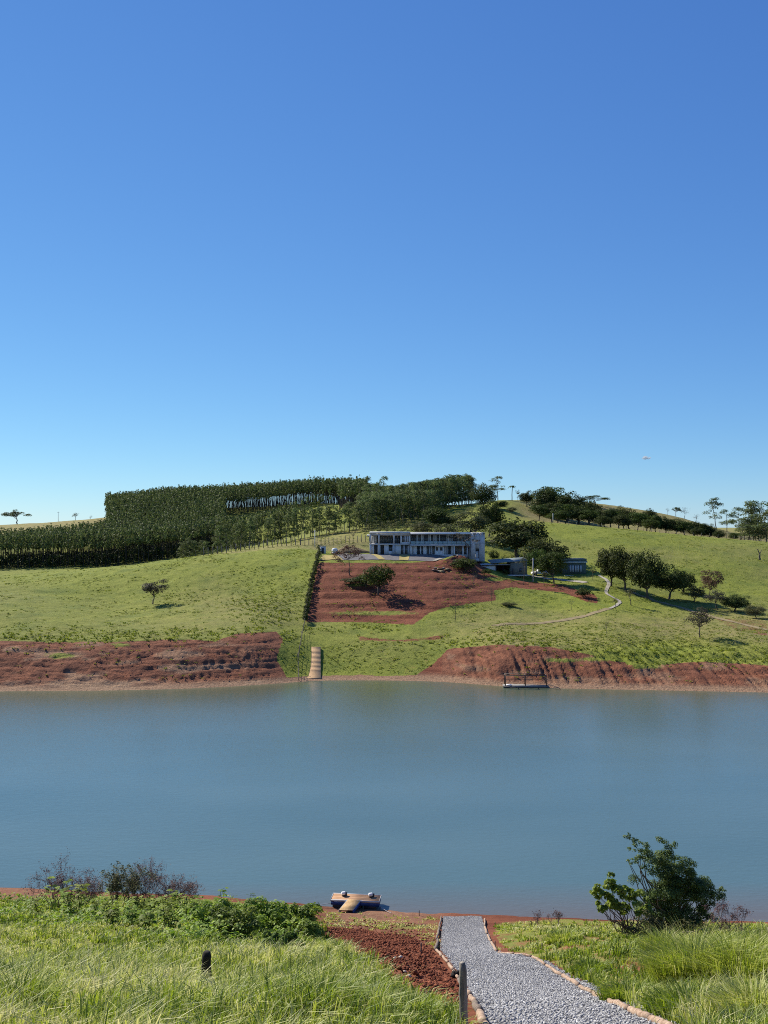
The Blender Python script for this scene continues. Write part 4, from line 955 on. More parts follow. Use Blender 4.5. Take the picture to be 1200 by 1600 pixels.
b2('wall', M_GREENW, (879, 916, 0, 7, 899, 878.6)); b2('roof', M_GREENR, (877.5, 917, -.6, 7.6, 878.4, 876.4)); b2('parapet', M_GREENW, (878.2, 916.4, -.3, 7.3, 876.2, 873.0)); b2('roof_trim', M_WHITE, (877.5, 917, -.66, -.605, 878.8, 878.0))
for i in range(5):
    x0 = 889.5 + i * 4.0; w_ = b2('window', M_FRAME, (x0, x0 + 3.6, -.08, -.005, 894, 883)); b2('pane', M_CURT, (x0 + .35, x0 + 3.25, -.1, -.081, 893.6, 883.4), parent=w_)
b2('terrace', M_CONC, (880, 922, -3, -.12, 900.5, 898.2))
# parked vehicle and pickup glimpsed between the trees
def vehicle(px, py, L, mat, label, name):
    X, Y, Z = hit(px, py); v = thing(name, label, 'vehicle', (X, Y, Z), 0.15)
    mb = MB(); prf = [(-.5, .35), (-.5, .75), (-.44, .9), (-.2, .95), (-.1, 1.45), (.3, 1.5), (.42, 1.0), (.5, .9), (.5, .35)]
    for s in (-.8, .8): pass
    V = [(x * L, s, zz_) for s in (-.82, .82) for x, zz_ in prf]; n = len(prf)
    Q = [(i, (i + 1) % n, n + (i + 1) % n, n + i) for i in range(n)]; T = [(0, i + 1, i) for i in range(1, n - 1)] + [(n, n + i, n + i + 1) for i in range(1, n - 1)]
    mb.add(V, Q, T).build('body', mat, v)
    MB().box(-.06 * L, .3 * L, -.835, -.825, 1.0, 1.38).build('window', M_DGLASS, v)
    for x in (-.3, .3):
        for s in (-.8, .8): MB().tube([(x * L, s - .1, .33), (x * L, s + .1, .33)], .33, 12).build('wheel', M_FRAME, v)
vehicle(843, 899, 4.2, M_WHITE, 'white car parked under the trees between the two small houses', 'parked_car')
# garden clutter before the white carport wall
for i, (px, l) in enumerate(((757, 'dark garden bush at the left end of the white carport wall'), (764, 'dark garden bush before the middle of the white carport wall'), (789, 'dark garden bush before the olive house wall'))):
    tree_px('bush2', 'shrub', l, px, 889.5, 9, 898, cat='shrub')

# ---------------------------------------------------------------- roads and tracks on the far side
def strip(name, pts, w, mat, lift=0.07, kind='structure'):
    P_ = np.array([hit(x, y)[:2] for x, y in pts]); t = np.linspace(0, len(P_) - 1, (len(P_) - 1) * 10 + 1)
    c = np.stack([np.interp(t, range(len(P_)), P_[:, j]) for j in (0, 1)], 1)
    for _ in range(60): c[1:-1] = (c[:-2] + 2 * c[1:-1] + c[2:]) / 4
    tg = np.gradient(c, axis=0); tg /= np.linalg.norm(tg, axis=1)[:, None]; nm = np.stack([-tg[:, 1], tg[:, 0]], 1)
    k = 7; u = np.linspace(-.5, .5, k); wv = w * (1 + .25 * (vnoise(t * 0.7, t * 0, 5) - .5))
    XY = c[:, None, :] + nm[:, None, :] * (u[None, :, None] * wv[:, None, None]); V = np.zeros((len(t), k, 3)); V[..., :2] = XY
    V[..., 2] = zfar(600 + F * XY[..., 0] / XY[..., 1], XY[..., 1]) + lift
    i = (np.arange(len(t) - 1)[:, None] * k + np.arange(k - 1)[None]).ravel()
    return tag(link(name, mesh_np(name, V, np.stack([i, i + k, i + k + 1, i + 1], 1), None, [mat], None, True)), kind=kind)
strip('road', [(820, 899), (850, 903), (880, 906), (915, 911)], 1.8, M_CRD, 0.1)
strip('road', [(936, 899), (946, 905), (953, 911), (950, 918), (944, 926), (952, 932), (966, 937), (971, 942), (964, 947), (952, 951)], 0.8, M_CRD, 0.1)
strip('dirt_track', [(952, 951), (930, 958), (905, 965), (870, 971), (820, 975), (770, 978)], 1.6, M_DIRT, 0.06)
strip('dirt_track', [(985, 925), (1020, 938), (1070, 950), (1110, 962), (1200, 985)], 1.4, M_DIRT, 0.06)

# boarded boat ramp: each board its own piece
rp = [hit(490, y) for y in (1061, 1050, 1037, 1024, 1012)]; rp = [(rp[0][0] + (rp[-1][0] - rp[0][0]) * i / 4, p[1], p[2]) for i, p in enumerate(rp)]
ramp = thing('boat_ramp', 'sandy boarded ramp running straight up from the far water edge', 'ramp', rp[0]); nb = 26
for i in range(nb):
    t = i / nb * 4; c = np.array([np.interp(t, range(5), [p[j] for p in rp]) for j in range(3)]); c2 = np.array([np.interp(min(4, t + 4 / nb * .95), range(5), [p[j] for p in rp]) for j in range(3)]); c[2] = zfar(490, c[1]) + .04; c2[2] = zfar(490, c2[1]) + .04
    o0 = np.array(rp[0]); w = 1.25 + .02 * math.sin(i * 5.1); mb = MB(); lz = .06
    P8 = [(c[0] - w, c[1], c[2] - .7), (c[0] + w, c[1], c[2] - .7), (c2[0] + w, c2[1], c2[2] - .7), (c2[0] - w, c2[1], c2[2] - .7), (c[0] - w, c[1], c[2] + lz), (c[0] + w, c[1], c[2] + lz), (c2[0] + w, c2[1], c2[2] + lz), (c2[0] - w, c2[1], c2[2] + lz)]
    mb.add(np.array(P8) - o0, [(0, 3, 2, 1), (4, 5, 6, 7), (0, 1, 5, 4), (1, 2, 6, 5), (2, 3, 7, 6), (3, 0, 4, 7)]).build('board', M_RAMP, ramp)

# fence of wooden posts along the field crest
fr = thing('post_fence', 'line of weathered posts and wires along the crest of the left field', 'fence', hit(344, 866))
f0 = np.array(fr.location); prev = None; wires = MB()
fpx = np.concatenate([np.arange(318, 470, 7.2), np.arange(470, 580, 6.3)])
for px in fpx:
    D = np.interp(px, [318, 400, 480, 580], [266, 272, 276, 284]); X = (px - 600) / F * D; Z = float(zfar(px, D)); h = random.uniform(1.8, 2.35)
    p_ = np.array((X, D, Z)) - f0; ln = random.uniform(-.08, .08)
    MB().tube([p_ + [0, 0, -.3], p_ + [ln, 0, h]], [random.uniform(.1, .15), .08], 6).build('post', M_WOODP, fr)
    if prev is not None:
        for hh_ in (.6, 1.1, 1.6): wires.tube([prev + [0, 0, hh_], p_ + [0, 0, hh_]], .012, 3, False)
    prev = p_
wires.build('wire', M_STEEL, fr)
# field fence on the crest of the right field
fr = thing('field_fence', 'thin post fence along the crest of the right field', 'fence', hit(840, 818)); f0 = np.array(fr.location); prev = None; wires = MB()
for px in range(836, 1200, 13):
    D = 343.0; X = (px - 600) / F * D; p_ = np.array((X, D, float(zfar(px, D)))) - f0
    MB().tube([p_ + [0, 0, -.2], p_ + [0, 0, 1.3]], .07, 5).build('post', M_WOODP, fr)
    if prev is not None:
        for hh_ in (.5, 1.0): wires.tube([prev + [0, 0, hh_], p_ + [0, 0, hh_]], .012, 3, False)
    prev = p_
wires.build('wire', M_STEEL, fr)
# boundary fence from hedge to water
fr = thing('boundary_fence', 'thin leaning wire fence from the hedge down to the far water edge', 'fence', hit(466, 1064)); f0 = np.array(fr.location); prev = None; wires = MB()
for px, py in ((476, 976), (474, 986), (472, 997), (470, 1008), (467.5, 1020), (466, 1032), (465.5, 1045), (466, 1057), (466.5, 1064)):
    p_ = np.array(hit(px, py)) - f0
    MB().tube([p_ + [0, 0, -.2], p_ + [random.uniform(-.1, .1), 0, 1.25]], .06, 5).build('post', M_WOODP, fr)
    if prev is not None:
        for hh_ in (.35, .7, 1.05): wires.tube([prev + [0, 0, hh_], p_ + [0, 0, hh_]], .02, 3, False)
    prev = p_
wires.build('wire', M_STEEL, fr)
def pole(px, topy, D, label, base=None, arm=True):
    if D is None: X, Y, Z = hit(px, base)
    else: X, Y = (px - 600) / F * D, D; Z = float(zfar(px, D))
    h = ZP(topy, Y) - Z; r = thing('utility_pole', label, 'pole', (X, Y, Z))
    MB().tube([(0, 0, -.3), (0, 0, h)], [.16, .11], 8).build('shaft', M_CONC, r)
    if arm: MB().box(-.7, .7, -.06, .06, h - .5, h - .38).build('crossarm', M_WOODP, r)
pole(91, 799.5, 605, 'thin utility pole on the left skyline beyond the plantation'); pole(492, 828.5, 272, 'utility pole above the hedge, left of the yard'); pole(833, 872, None, 'grey pole in front of the trees between the small houses', 909)
pole(864, 802, 352, 'slim post at the left end of the field crest', arm=False)

# far landing stage with steel rails
X0, X1, D = (787 - 600) / F * 153, (857 - 600) / F * 153, 153.0; cx = (X0 + X1) / 2
ls = thing('landing_stage', 'low floating deck with dark rail frame at the far red bank', 'dock', (cx, D, 0), math.radians(-2)); L = (X1 - X0) / 2
MB().box(-L, L, 0, 1.9, .05, .30).build('deck', m_plain('grey_deck', (.16, .15, .14), (.26, .25, .23), 2, .8, .1), ls); MB().box(-L + .1, L - .1, .1, 1.8, -.3, .05).build('float', M_FRAME, ls)
for x in (-L + .3, -.1, L - .3):
    for y in (.12, 1.78): MB().tube([(x, y, .3), (x, y, 1.95)], .075, 6).build('rail_post', M_STEEL, ls)
for y in (.12, 1.78): MB().tube([(-L + .3, y, 1.95), (L - .3, y, 1.95)], .075, 6).build('rail', M_STEEL, ls)
for x in (-L + .3, -.1, L - .3): MB().tube([(x, .12, 1.95), (x, 1.78, 1.95)], .055, 6).build('rail', M_STEEL, ls)
MB().tube([(-L + .3, 1.78, 1.1), (L - .3, 1.78, 1.1)], .04, 6).build('rail', M_STEEL, ls)
MB().box(-L + .5, -L + 1.3, .4, 1.0, .302, .45).build('box', M_WHITE, ls)

# small lone cloud far away
mcl = bpy.data.materials.new('cloud_vapour'); mcl.use_nodes = True; t = mcl.node_tree; t.nodes.clear()
ou = t.nodes.new('ShaderNodeOutputMaterial'); pv = t.nodes.new('ShaderNodeVolumePrincipled'); pv.inputs['Color'].default_value = (.95, .95, .95, 1); pv.inputs['Density'].default_value = .07; t.links.new(pv.outputs[0], ou.inputs['Volume'])
DC = 6000.0; cl = MB(); V = []
for i in range(9):
    a = random.uniform(-1, 1); ce = np.array((a * 26, random.uniform(-10, 10), random.uniform(-4, 4) + (3 if abs(a) < .5 else 0))); rr_ = random.uniform(10, 17) * (1 - .4 * abs(a))
    U_, W_ = np.meshgrid(np.linspace(0, 2 * math.pi, 15)[:-1], np.linspace(-math.pi / 2, math.pi / 2, 9)); S = np.stack([np.cos(W_) * np.cos(U_), np.cos(W_) * np.sin(U_), np.sin(W_) * .55], -1) * (rr_ * (1 + .25 * (RNG.random(W_.shape) - .5)))[..., None]
    i_ = [(r * 14 + c, r * 14 + (c + 1) % 14, (r + 1) * 14 + (c + 1) % 14, (r + 1) * 14 + c) for r in range(8) for c in range(14)]
    cl.add(S.reshape(-1, 3) + ce, i_)
tag(cl.build('cloud', mcl, loc=((1010 - 600) / F * DC, DC, ZP(716, DC))), 'tiny lone white cloud low in the right sky', 'cloud')
# ---------------------------------------------------------------- gravel path
PE = [(1433, 693, 752), (1450, 692, 758), (1470, 690, 766), (1487, 690, 775), (1493, 696, 805), (1499, 701, 836), (1520, 716, 880), (1545, 733, 932), (1570, 746, 982), (1600, 762, 1040), (1660, 790, 1150), (1740, 825, 1290)]
Lp = np.array([nhit(l, y) for y, l, r in PE]); Rp = np.array([nhit(r, y) for y, l, r in PE])
t = np.linspace(0, len(PE) - 1, 220); k = 26
Lc = np.stack([np.interp(t, range(len(PE)), Lp[:, j]) for j in range(2)], 1); Rc = np.stack([np.interp(t, range(len(PE)), Rp[:, j]) for j in range(2)], 1)
for A_ in (Lc, Rc):
    for _ in range(4): A_[1:-1] = (A_[:-2] + 2 * A_[1:-1] + A_[2:]) / 4
u = np.linspace(0, 1, k); XY = Lc[:, None] * (1 - u[None, :, None]) + Rc[:, None] * u[None, :, None]
def zpath(x, y): return znear(x, y) + 0.05
ZZ = zpath(XY[..., 0], XY[..., 1]); i = (np.arange(219)[:, None] * k + np.arange(k - 1)[None]).ravel()
m = NT('gravel_bed'); co = m.coord(); vo = m.n('ShaderNodeTexVoronoi'); vo.inputs['Scale'].default_value = 22; m.l(co, vo.inputs['Vector'])
m.col(m.mix(0.35, m.ramp(vo.outputs['Color'], [(0.2, (0.13, 0.13, 0.135)), (0.8, (0.33, 0.325, 0.32))]), m.ramp(m.noise(co, 1.2, 4), [(0.35, (0.20, 0.18, 0.165)), (0.65, (0.33, 0.325, 0.32))])))
m.rough(0.95); m.bump(vo.outputs['Distance'], 1.0, 0.04); M_GBED = m.m
tag(link('path', mesh_np('path', np.dstack([XY, ZZ]), np.stack([i, i + 1, i + k + 1, i + k], 1), None, [M_GBED], None, True)), kind='structure')
# loose stones on it
M_STONE = m_leaf('gravel_stone', [(0.10, 0.10, 0.105), (0.25, 0.248, 0.25), (0.37, 0.365, 0.365), (0.58, 0.575, 0.57)], 0, 0.9, 0.2, 0)
def rocks(P0, size, tint, flat=0.6):
    n = len(P0); oc = np.array([(1, 0, 0), (0, 1, 0), (-1, 0, 0), (0, -1, 0), (0, 0, 1), (0, 0, -1.0)])
    S = oc[None] * (1 + RNG.uniform(-.35, .35, (n, 6, 3))) * size[:, None, None]; S[..., 2] *= flat
    a = RNG.random(n) * 6.283; tx = RNG.normal(0, .35, n); c, s = np.cos(a)[:, None], np.sin(a)[:, None]
    x, y, z_ = S[..., 0], S[..., 1], S[..., 2]; y, z_ = y * np.cos(tx)[:, None] - z_ * np.sin(tx)[:, None], y * np.sin(tx)[:, None] + z_ * np.cos(tx)[:, None]
    W = np.stack([x * c - y * s, x * s + y * c, z_], -1) + P0[:, None]
    T = np.array([(0, 1, 4), (1, 2, 4), (2, 3, 4), (3, 0, 4), (1, 0, 5), (2, 1, 5), (3, 2, 5), (0, 3, 5)])[None] + (np.arange(n) * 6)[:, None, None]
    return W.reshape(-1, 3), T.reshape(-1, 3), np.repeat(tint, 6)
n = 44000; tt = RNG.random(n); seg = np.linalg.norm(np.diff((Lc + Rc) / 2, axis=0), axis=1); cum = np.concatenate([[0], np.cumsum(seg * np.linalg.norm(Rc - Lc, axis=1)[1:])]); ti = np.interp(tt * cum[-1], cum, np.arange(220)); uu = RNG.random(n) * 1.03 - .015
l_ = np.stack([np.interp(ti, range(220), Lc[:, j]) for j in range(2)], 1); r__ = np.stack([np.interp(ti, range(220), Rc[:, j]) for j in range(2)], 1)
xy = l_ * (1 - uu)[:, None] + r__ * uu[:, None]; P0 = np.concatenate([xy, (zpath(xy[:, 0], xy[:, 1]) + .008)[:, None]], 1)
V, T, A = rocks(P0, 0.014 + 0.024 * RNG.random(n) ** 1.5, np.clip(RNG.normal(.52, .22, n), 0, 1))
tag(link('gravel', mesh_np('gravel', V, None, T, [M_STONE], {'tint': ('FLOAT', A)})), 'loose grey gravel covering the path', 'gravel', kind='stuff')

# edging of peeled logs and broken pieces
M_LOGP = m_plain('peeled_log', (0.17, 0.095, 0.060), (0.50, 0.37, 0.27), 9, .85, .4, (1, 1, 1))
M_LOGD = m_plain('barked_log', (0.10, 0.075, 0.060), (0.26, 0.205, 0.165), 6, .9, .5)
def log(par, o0, a, b, r, mat, lift=.05):
    r = r * .8; A_, B_ = nhit(*a), nhit(*b); n_ = 7; P_ = A_ + (B_ - A_) * np.linspace(0, 1, n_)[:, None]
    for j in range(n_): P_[j, 2] = float(znear(P_[j, 0], P_[j, 1])) + r * .5 + lift
    P_[1:-1] += RNG.normal(0, .012, (n_ - 2, 3)); P_[:, 2] = np.linspace(P_[0, 2], P_[-1, 2], n_) * .6 + P_[:, 2] * .4
    MB().tube(P_ - o0, r * (1 + .04 * RNG.normal(0, 1, n_)), 9, wob=.22).build('log', mat, par, True)
lo0 = nhit(690, 1460); le = thing('log_edging', 'logs and broken wood pieces edging the left side of the gravel path', 'edging', tuple(lo0))
for a, b, r, mt in (((689.5, 1434), (686, 1452), .07, M_LOGD), ((686, 1453), (682, 1470), .075, M_LOGD), ((684, 1471), (680.5, 1487), .08, M_LOGD), ((682, 1488), (691, 1497), .07, M_LOGP), ((692, 1498), (700, 1507), .06, M_LOGP), ((701, 1509), (708, 1519), .07, M_LOGP), ((709, 1521), (716, 1532), .06, M_LOGP),
                    ((717, 1535), (724, 1547), .065, M_LOGD), ((726, 1551), (733, 1561), .08, M_LOGP), ((735, 1563), (742, 1573), .07, M_LOGP), ((742, 1575), (750, 1588), .085, M_LOGD), ((750, 1591), (757, 1608), .085, M_LOGP), ((759, 1612), (775, 1650), .08, M_LOGP)):
    log(le, lo0, a, b, r, mt)
ro0 = nhit(800, 1490); re_ = thing('log_edging', 'pale peeled logs edging the right side of the gravel path', 'edging', tuple(ro0))
for a, b, r, mt in (((757.5, 1438), (757, 1449), .07, M_LOGP), ((757.5, 1450), (761, 1461), .075, M_LOGP), ((762, 1463), (767, 1473), .07, M_LOGP), ((768, 1475), (776, 1489), .075, M_LOGP), ((779, 1491), (803, 1493), .06, M_LOGP), ((805, 1493.5), (830, 1497), .055, M_LOGP), ((832, 1498), (852, 1511), .065, M_LOGP), ((854, 1512.5), (878, 1527), .07, M_LOGP),
                    ((880, 1529), (904, 1544), .085, M_LOGP), ((906, 1546), (926, 1556), .065, M_LOGP), ((928, 1557.5), (950, 1568), .075, M_LOGP), ((952, 1569.5), (982, 1583), .07, M_LOGP), ((985, 1585), (1015, 1599), .075, M_LOGP), ((1018, 1601), (1060, 1622), .075, M_LOGP)):
    log(re_, ro0, a, b, r, mt)

# ---------------------------------------------------------------- posts, stakes, stones
def wood_post(px, basey, topy, r0, mat, label, name='fence_post', tilt=(0, 0)):
    B_ = nhit(px, basey); h = ZP(topy, B_[1]) - B_[2]; n_ = 12; zz_ = np.linspace(-.3, h, n_)
    P_ = np.stack([tilt[0] * zz_ + RNG.normal(0, .004, n_), tilt[1] * zz_, zz_], 1); rr_ = np.full(n_, r0) * np.linspace(1.12, .86, n_) * (1 + RNG.normal(0, .025, n_)); rr_[-1] *= .8
    tag(MB().tube(P_, rr_, 12, wob=.12).build(name, mat, None, True, tuple(B_)), label, 'post')
M_OLDP = m_plain('old_lichen_wood', (0.090, 0.075, 0.062), (0.420, 0.380, 0.320), 9, .95, .9, (1, 1, .12), dist=.03)
M_BLACK = m_plain('near_black', (0.008, 0.007, 0.006), (0.040, 0.034, 0.030), 14, .95, .8)  # near-black, for the short post and the earth lump
wood_post(725, 1608, 1504, .064, M_OLDP, 'weathered grey wooden post at the left edge of the gravel path', tilt=(-.02, 0))
wood_post(322, 1538, 1487, .13, M_BLACK, 'short black post standing in the long grass', tilt=(.02, 0))
for px, by, ty, l in ((658, 1488, 1473, 'small wooden stake in the red soil left of the path'), (655, 1431, 1422, 'tiny stake near the water left of the path'), (773.5, 1482, 1470, 'small stake just right of the upper path'), (847, 1487, 1474, 'small stake in the grass right of the path'), (418, 1436, 1417, 'thin stake near the water behind the shrubs')):
    wood_post(px, by, ty, .03, M_LOGD, l, 'stake')
M_PALE = m_plain('pale_stone', (.42, .34, .27), (.66, .58, .49), 6, .9, .4)
for i, (px, py, s) in enumerate(((595, 1536, .10), (604, 1532, .11), (617, 1533, .10), (622, 1538, .07), (639, 1528, .09), (587, 1517, .10), (584, 1522, .07), (618, 1500, .12), (626, 1498, .09), (561, 1516, .06), (633, 1521, .06), (610, 1541, .06), (668, 1553, .07), (655, 1565, .07), (672, 1556, .05))):
    B_ = nhit(px, py); V, T, A = rocks(np.zeros((1, 3)), np.array([s]), np.array([.5]), .7)
    tag(link('stone', mesh_np('stone', V, None, T, [M_PALE]), loc=tuple(B_ + [0, 0, s * .4])), 'pale stone lying at the edge of the dug red soil', 'stone', 'pale stones by the dug soil')
B_ = nhit(711, 1527); mb = MB(); 
V, T, A = rocks(RNG.normal(0, .06, (6, 3)) * [1, 1, .4] + [0, 0, .08], np.full(6, .11), np.full(6, .5), .8)
tag(link('soil_lump', mesh_np('soil_lump', V, None, T, [M_BLACK]), loc=tuple(B_)), 'dark lump of earth against the left path edging', 'lump')
# broken soil clods
M_CLOD = m_leaf('red_clod', [(0.080, 0.026, 0.015), (0.170, 0.055, 0.030), (0.270, 0.098, 0.055)], 0, .95, .1, 0)
DUG = [(500, 1448), (560, 1452), (640, 1462), (676, 1488), (700, 1520), (722, 1550), (722, 1592), (700, 1580), (640, 1540), (590, 1512), (530, 1480)]
n = 60000; x = RNG.uniform(-5, 3, n); y = RNG.uniform(14, 60, n); z_ = znear(x, y); px, py = proj(x, y, z_); dn = fbm(x / 1.3, y / 1.3, 81)
ok = (inpoly(px, py, DUG) & (RNG.random(n) < .85)) | ((py > 1430) & (px > 500) & (px < 680) & (py < 1490) & (RNG.random(n) < .10)); x, y, z_ = x[ok], y[ok], z_[ok]; n = len(x)
V, T, A = rocks(np.stack([x, y, z_ + .01], 1), .02 + .075 * RNG.random(n) ** 2.5, np.clip(RNG.normal(.45, .25, n), 0, 1), .75)
tag(link('soil_clods', mesh_np('soil_clods', V, None, T, [M_CLOD], {'tint': ('FLOAT', A)})), 'loose red soil clods dug up beside the path', 'soil', kind='stuff')

# ---------------------------------------------------------------- near floating dock
m = NT('blue_dock_paint'); co = m.coord(True); m.col(m.ramp(m.noise(co, 3, 5), [(.3, (.016, .050, .180)), (.7, (.032, .090, .290))])); m.rough(.55); M_BLUE = m.m
M_PLANK = m_plain('orange_decking', (.30, .165, .085), (.50, .30, .175), 5, .85, .2, (.4, 4, 1)); M_PLANK2 = m_plain('worn_ramp_plank', (.36, .23, .10), (.55, .37, .19), 5, .85, .2, (4, .6, 1))
M_GREYT = m_plain('grey_trim', (.30, .31, .33), (.42, .43, .45), 3, .7, 0)
dz = .55; Bd = CAMH - dz
def atz(px, py, zl): D = (CAMH - zl) * F / (py - HZ); return np.array(((px - 600) / F * D, D, zl))
A0, A1 = atz(517, 1405.5, dz), atz(592, 1409, dz); ang = math.atan2(A1[1] - A0[1], A1[0] - A0[0]); Ld = np.linalg.norm(A1 - A0); dep = 1.15
dock = thing('floating_dock', 'blue T-shaped floating dock with wooden deck and ramp at the near shore', 'dock', (A0[0], A0[1], 0), ang)
MB().box(0, Ld, 0, dep, .2, dz - .05).build('pontoon', M_BLUE, dock)
for x0 in (.1, Ld * .36, Ld * .68): MB().tube([(x0, .25, .08), (x0 + Ld * .26, .25, .08)], .2, 10).build('float', M_FRAME, dock); MB().tube([(x0, dep - .25, .08), (x0 + Ld * .26, dep - .25, .08)], .2, 10).build('float', M_FRAME, dock)
npk = 6
for i in range(npk):
    w = (dep - .1) / npk; MB().box(.002, Ld - .002, .05 + i * w + .004, .05 + (i + 1) * w - .004, dz - .048, dz - .012 + .004 * (i % 3)).build('plank', M_PLANK, dock)
for b in ((0, Ld, -.03, .048, dz - .1, dz + .01), (0, Ld, dep - .048, dep + .03, dz - .1, dz + .01)): MB().box(*b).build('trim', M_GREYT, dock)
for b in ((-.035, -.002, -.03, dep + .03, dz - .1, dz + .012), (Ld + .002, Ld + .035, -.03, dep + .03, dz - .1, dz + .012)): MB().box(*b).build('trim', M_GREYT, dock)
# ramp
ca, sa = math.cos(-ang), math.sin(-ang)
def loc(p): d = np.array(p) - np.array((A0[0], A0[1], 0)); return np.array((d[0] * ca - d[1] * sa, d[0] * sa + d[1] * ca, d[2]))
q = [loc(atz(544, 1405.5, dz)), loc(atz(564, 1406.5, dz)), loc(nhit(551, 1426.5)), loc(nhit(530, 1426))]
for j in (2, 3): q[j][2] += .16
rl = MB(); npl = 9
gw = None
for s, (a, b) in enumerate(((q[0], q[3]), (q[1], q[2]))):
    sd = -.04 if s == 0 else .04; V = [a + [0, .02, .012], b + [0, 0, .012], b + [sd, 0, .012], a + [sd, .02, .012]]; V = V + [v - [0, 0, .26] for v in V]
    ob = MB().add(V, [(0, 1, 2, 3), (7, 6, 5, 4), (0, 4, 5, 1), (1, 5, 6, 2), (2, 6, 7, 3), (3, 7, 4, 0)]).build('ramp_side', M_BLUE if s else M_GREYT, dock)
for i in range(npl):
    t0, t1 = (i + .03) / npl, (i + .97) / npl; c4 = [q[0] + (q[3] - q[0]) * t0, q[1] + (q[2] - q[1]) * t0, q[1] + (q[2] - q[1]) * t1, q[0] + (q[3] - q[0]) * t1]; c4 = [c + [0, 0, .02] for c in c4]; V = c4 + [c - [0, 0, .05] for c in c4]
    MB().add(V, [(0, 3, 2, 1), (4, 5, 6, 7), (0, 1, 5, 4), (1, 2, 6, 5), (2, 3, 7, 6), (3, 0, 4, 7)]).build('ramp_plank', M_PLANK2, dock)
# two white mooring drums on the deck
for px, py, l in ((537.5, 1399.6, 'white mooring drum with dark base at the left of the near dock'), (580, 1401.6, 'white mooring drum with dark base at the right of the near dock')):
    p_ = atz(px, py, dz); d = thing('mooring_drum', l, 'drum', tuple(p_), ang + .4)
    MB().tube([(-.17, 0, .17), (-.14, 0, .17), (.04, 0, .17), (.07, 0, .17)], [.09, .12, .12, .12], 12).build('drum', M_WHITE, d); MB().tube([(.075, 0, .15), (.2, 0, .12)], [.115, .1], 12).build('base', M_FRAME, d); MB().box(-.14, .2, -.1, .1, 0, .05).build('cradle', M_FRAME, d)
# mooring lines
p_ = atz(517, 1411, .3); a = nhit(440, 1420); tt_ = np.linspace(0, 1, 12)[:, None]; P_ = a + [0, 0, .35] + (p_ - a - [0, 0, .35]) * tt_; P_[:, 2] -= np.sin(tt_[:, 0] * math.pi) * .18
tag(MB().tube(P_, .018, 5).build('mooring_rope', M_GREYT), 'grey mooring rope from the dock to the left shore', 'rope')
p_ = atz(592, 1414, .3); a = nhit(612, 1428); P_ = p_ + (a + [0, 0, .05] - p_) * tt_; P_[:, 2] -= np.sin(tt_[:, 0] * math.pi) * .08
tag(MB().tube(P_, .018, 5).build('mooring_rope', M_GREYT), 'short mooring rope from the right end of the dock to the shore', 'rope')

# ---------------------------------------------------------------- grass of the near bank
M_GRASS = m_leaf('long_grass', [(0.070, 0.110, 0.016), (0.160, 0.230, 0.030), (0.290, 0.350, 0.052), (0.440, 0.455, 0.125), (0.600, 0.560, 0.280)], .38, .5, .3, 0)
def scatter(n, xr, yr, power=1.0):
    px = RNG.uniform(xr[0], xr[1], n); y = yr[0] + (yr[1] - yr[0]) * RNG.random(n) ** power; x = (px - 600) / F * y; z_ = znear(x, y)
    return x, y, z_, *proj(x, y, z_)
def clumped(nc, xr, yr, poly, per, hfun, tfun, keep, jit=(9, 4), spread=.16, seed=86):
    """grass growing in tufts: every tuft has its own height, lean and colour"""
    x, y, z_, px, py = scatter(nc, xr, yr, 1.2); ok = inpoly(px + RNG.normal(0, jit[0], nc), py + RNG.normal(0, jit[1], nc), poly) & (z_ > .06) & (RNG.random(nc) < keep(x, y, px, py))
    x, y, px, py = x[ok], y[ok], px[ok], py[ok]; n = len(x); c1 = fbm(x / 1.6, y / 1.6, seed); c3 = fbm(x / 4.5, y / 4.5, seed + 1)
    H = hfun(px, py) * (.5 + .95 * c1) * RNG.uniform(.5, 1.65, n); tn = tfun(px, py) + (c3 - .5) * 1.1 + RNG.normal(0, .2, n)
    la = RNG.normal(.2, 1.5, n); lm = RNG.uniform(.1, .75, n); sz = spread * RNG.uniform(.6, 1.5, n)
    R = lambda v: np.repeat(v, per); m_ = n * per; a = RNG.random(m_) * 6.283; r = np.sqrt(RNG.random(m_)) * R(sz)
    bx_, by_ = R(x) + np.cos(a) * r, R(y) + np.sin(a) * r; h = R(H) * RNG.uniform(.4, 1.15, m_)
    out = RNG.uniform(.1, .8, m_); lean = np.stack([np.cos(a) * out + R(np.cos(la) * lm), np.sin(a) * out + R(np.sin(la) * lm)], 1) * (h * .8)[:, None]
    w = RNG.uniform(.012, .030, m_) * np.clip(R(y) / 22, .85, 2.4)
    V, Q, T, A = blades(np.stack([bx_, by_, znear(bx_, by_) - .02], 1), h, w, lean, np.clip(R(tn) + RNG.normal(0, .15, m_), 0, 1), curl=.6)
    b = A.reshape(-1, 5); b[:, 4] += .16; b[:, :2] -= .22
    return V, Q, T, np.clip(b, 0, 1).ravel()
def add_grass(name, arr, label): tag(link(name, mesh_np(name, arr[0], arr[1], arr[2], [M_GRASS], {'tint': ('FLOAT', arr[3])})), label, 'grass', kind='stuff')
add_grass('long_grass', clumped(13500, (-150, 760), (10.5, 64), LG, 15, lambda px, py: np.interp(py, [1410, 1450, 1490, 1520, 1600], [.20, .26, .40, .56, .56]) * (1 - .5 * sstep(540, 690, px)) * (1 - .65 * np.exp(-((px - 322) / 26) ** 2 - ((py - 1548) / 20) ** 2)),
    lambda px, py: np.interp(py, [1410, 1465, 1500, 1600], [.38, .42, .58, .55]) - .16 * sstep(430, 620, px), lambda x, y, px, py: np.full(len(px), .97)), 'long pale green grass covering the left of the near bank')
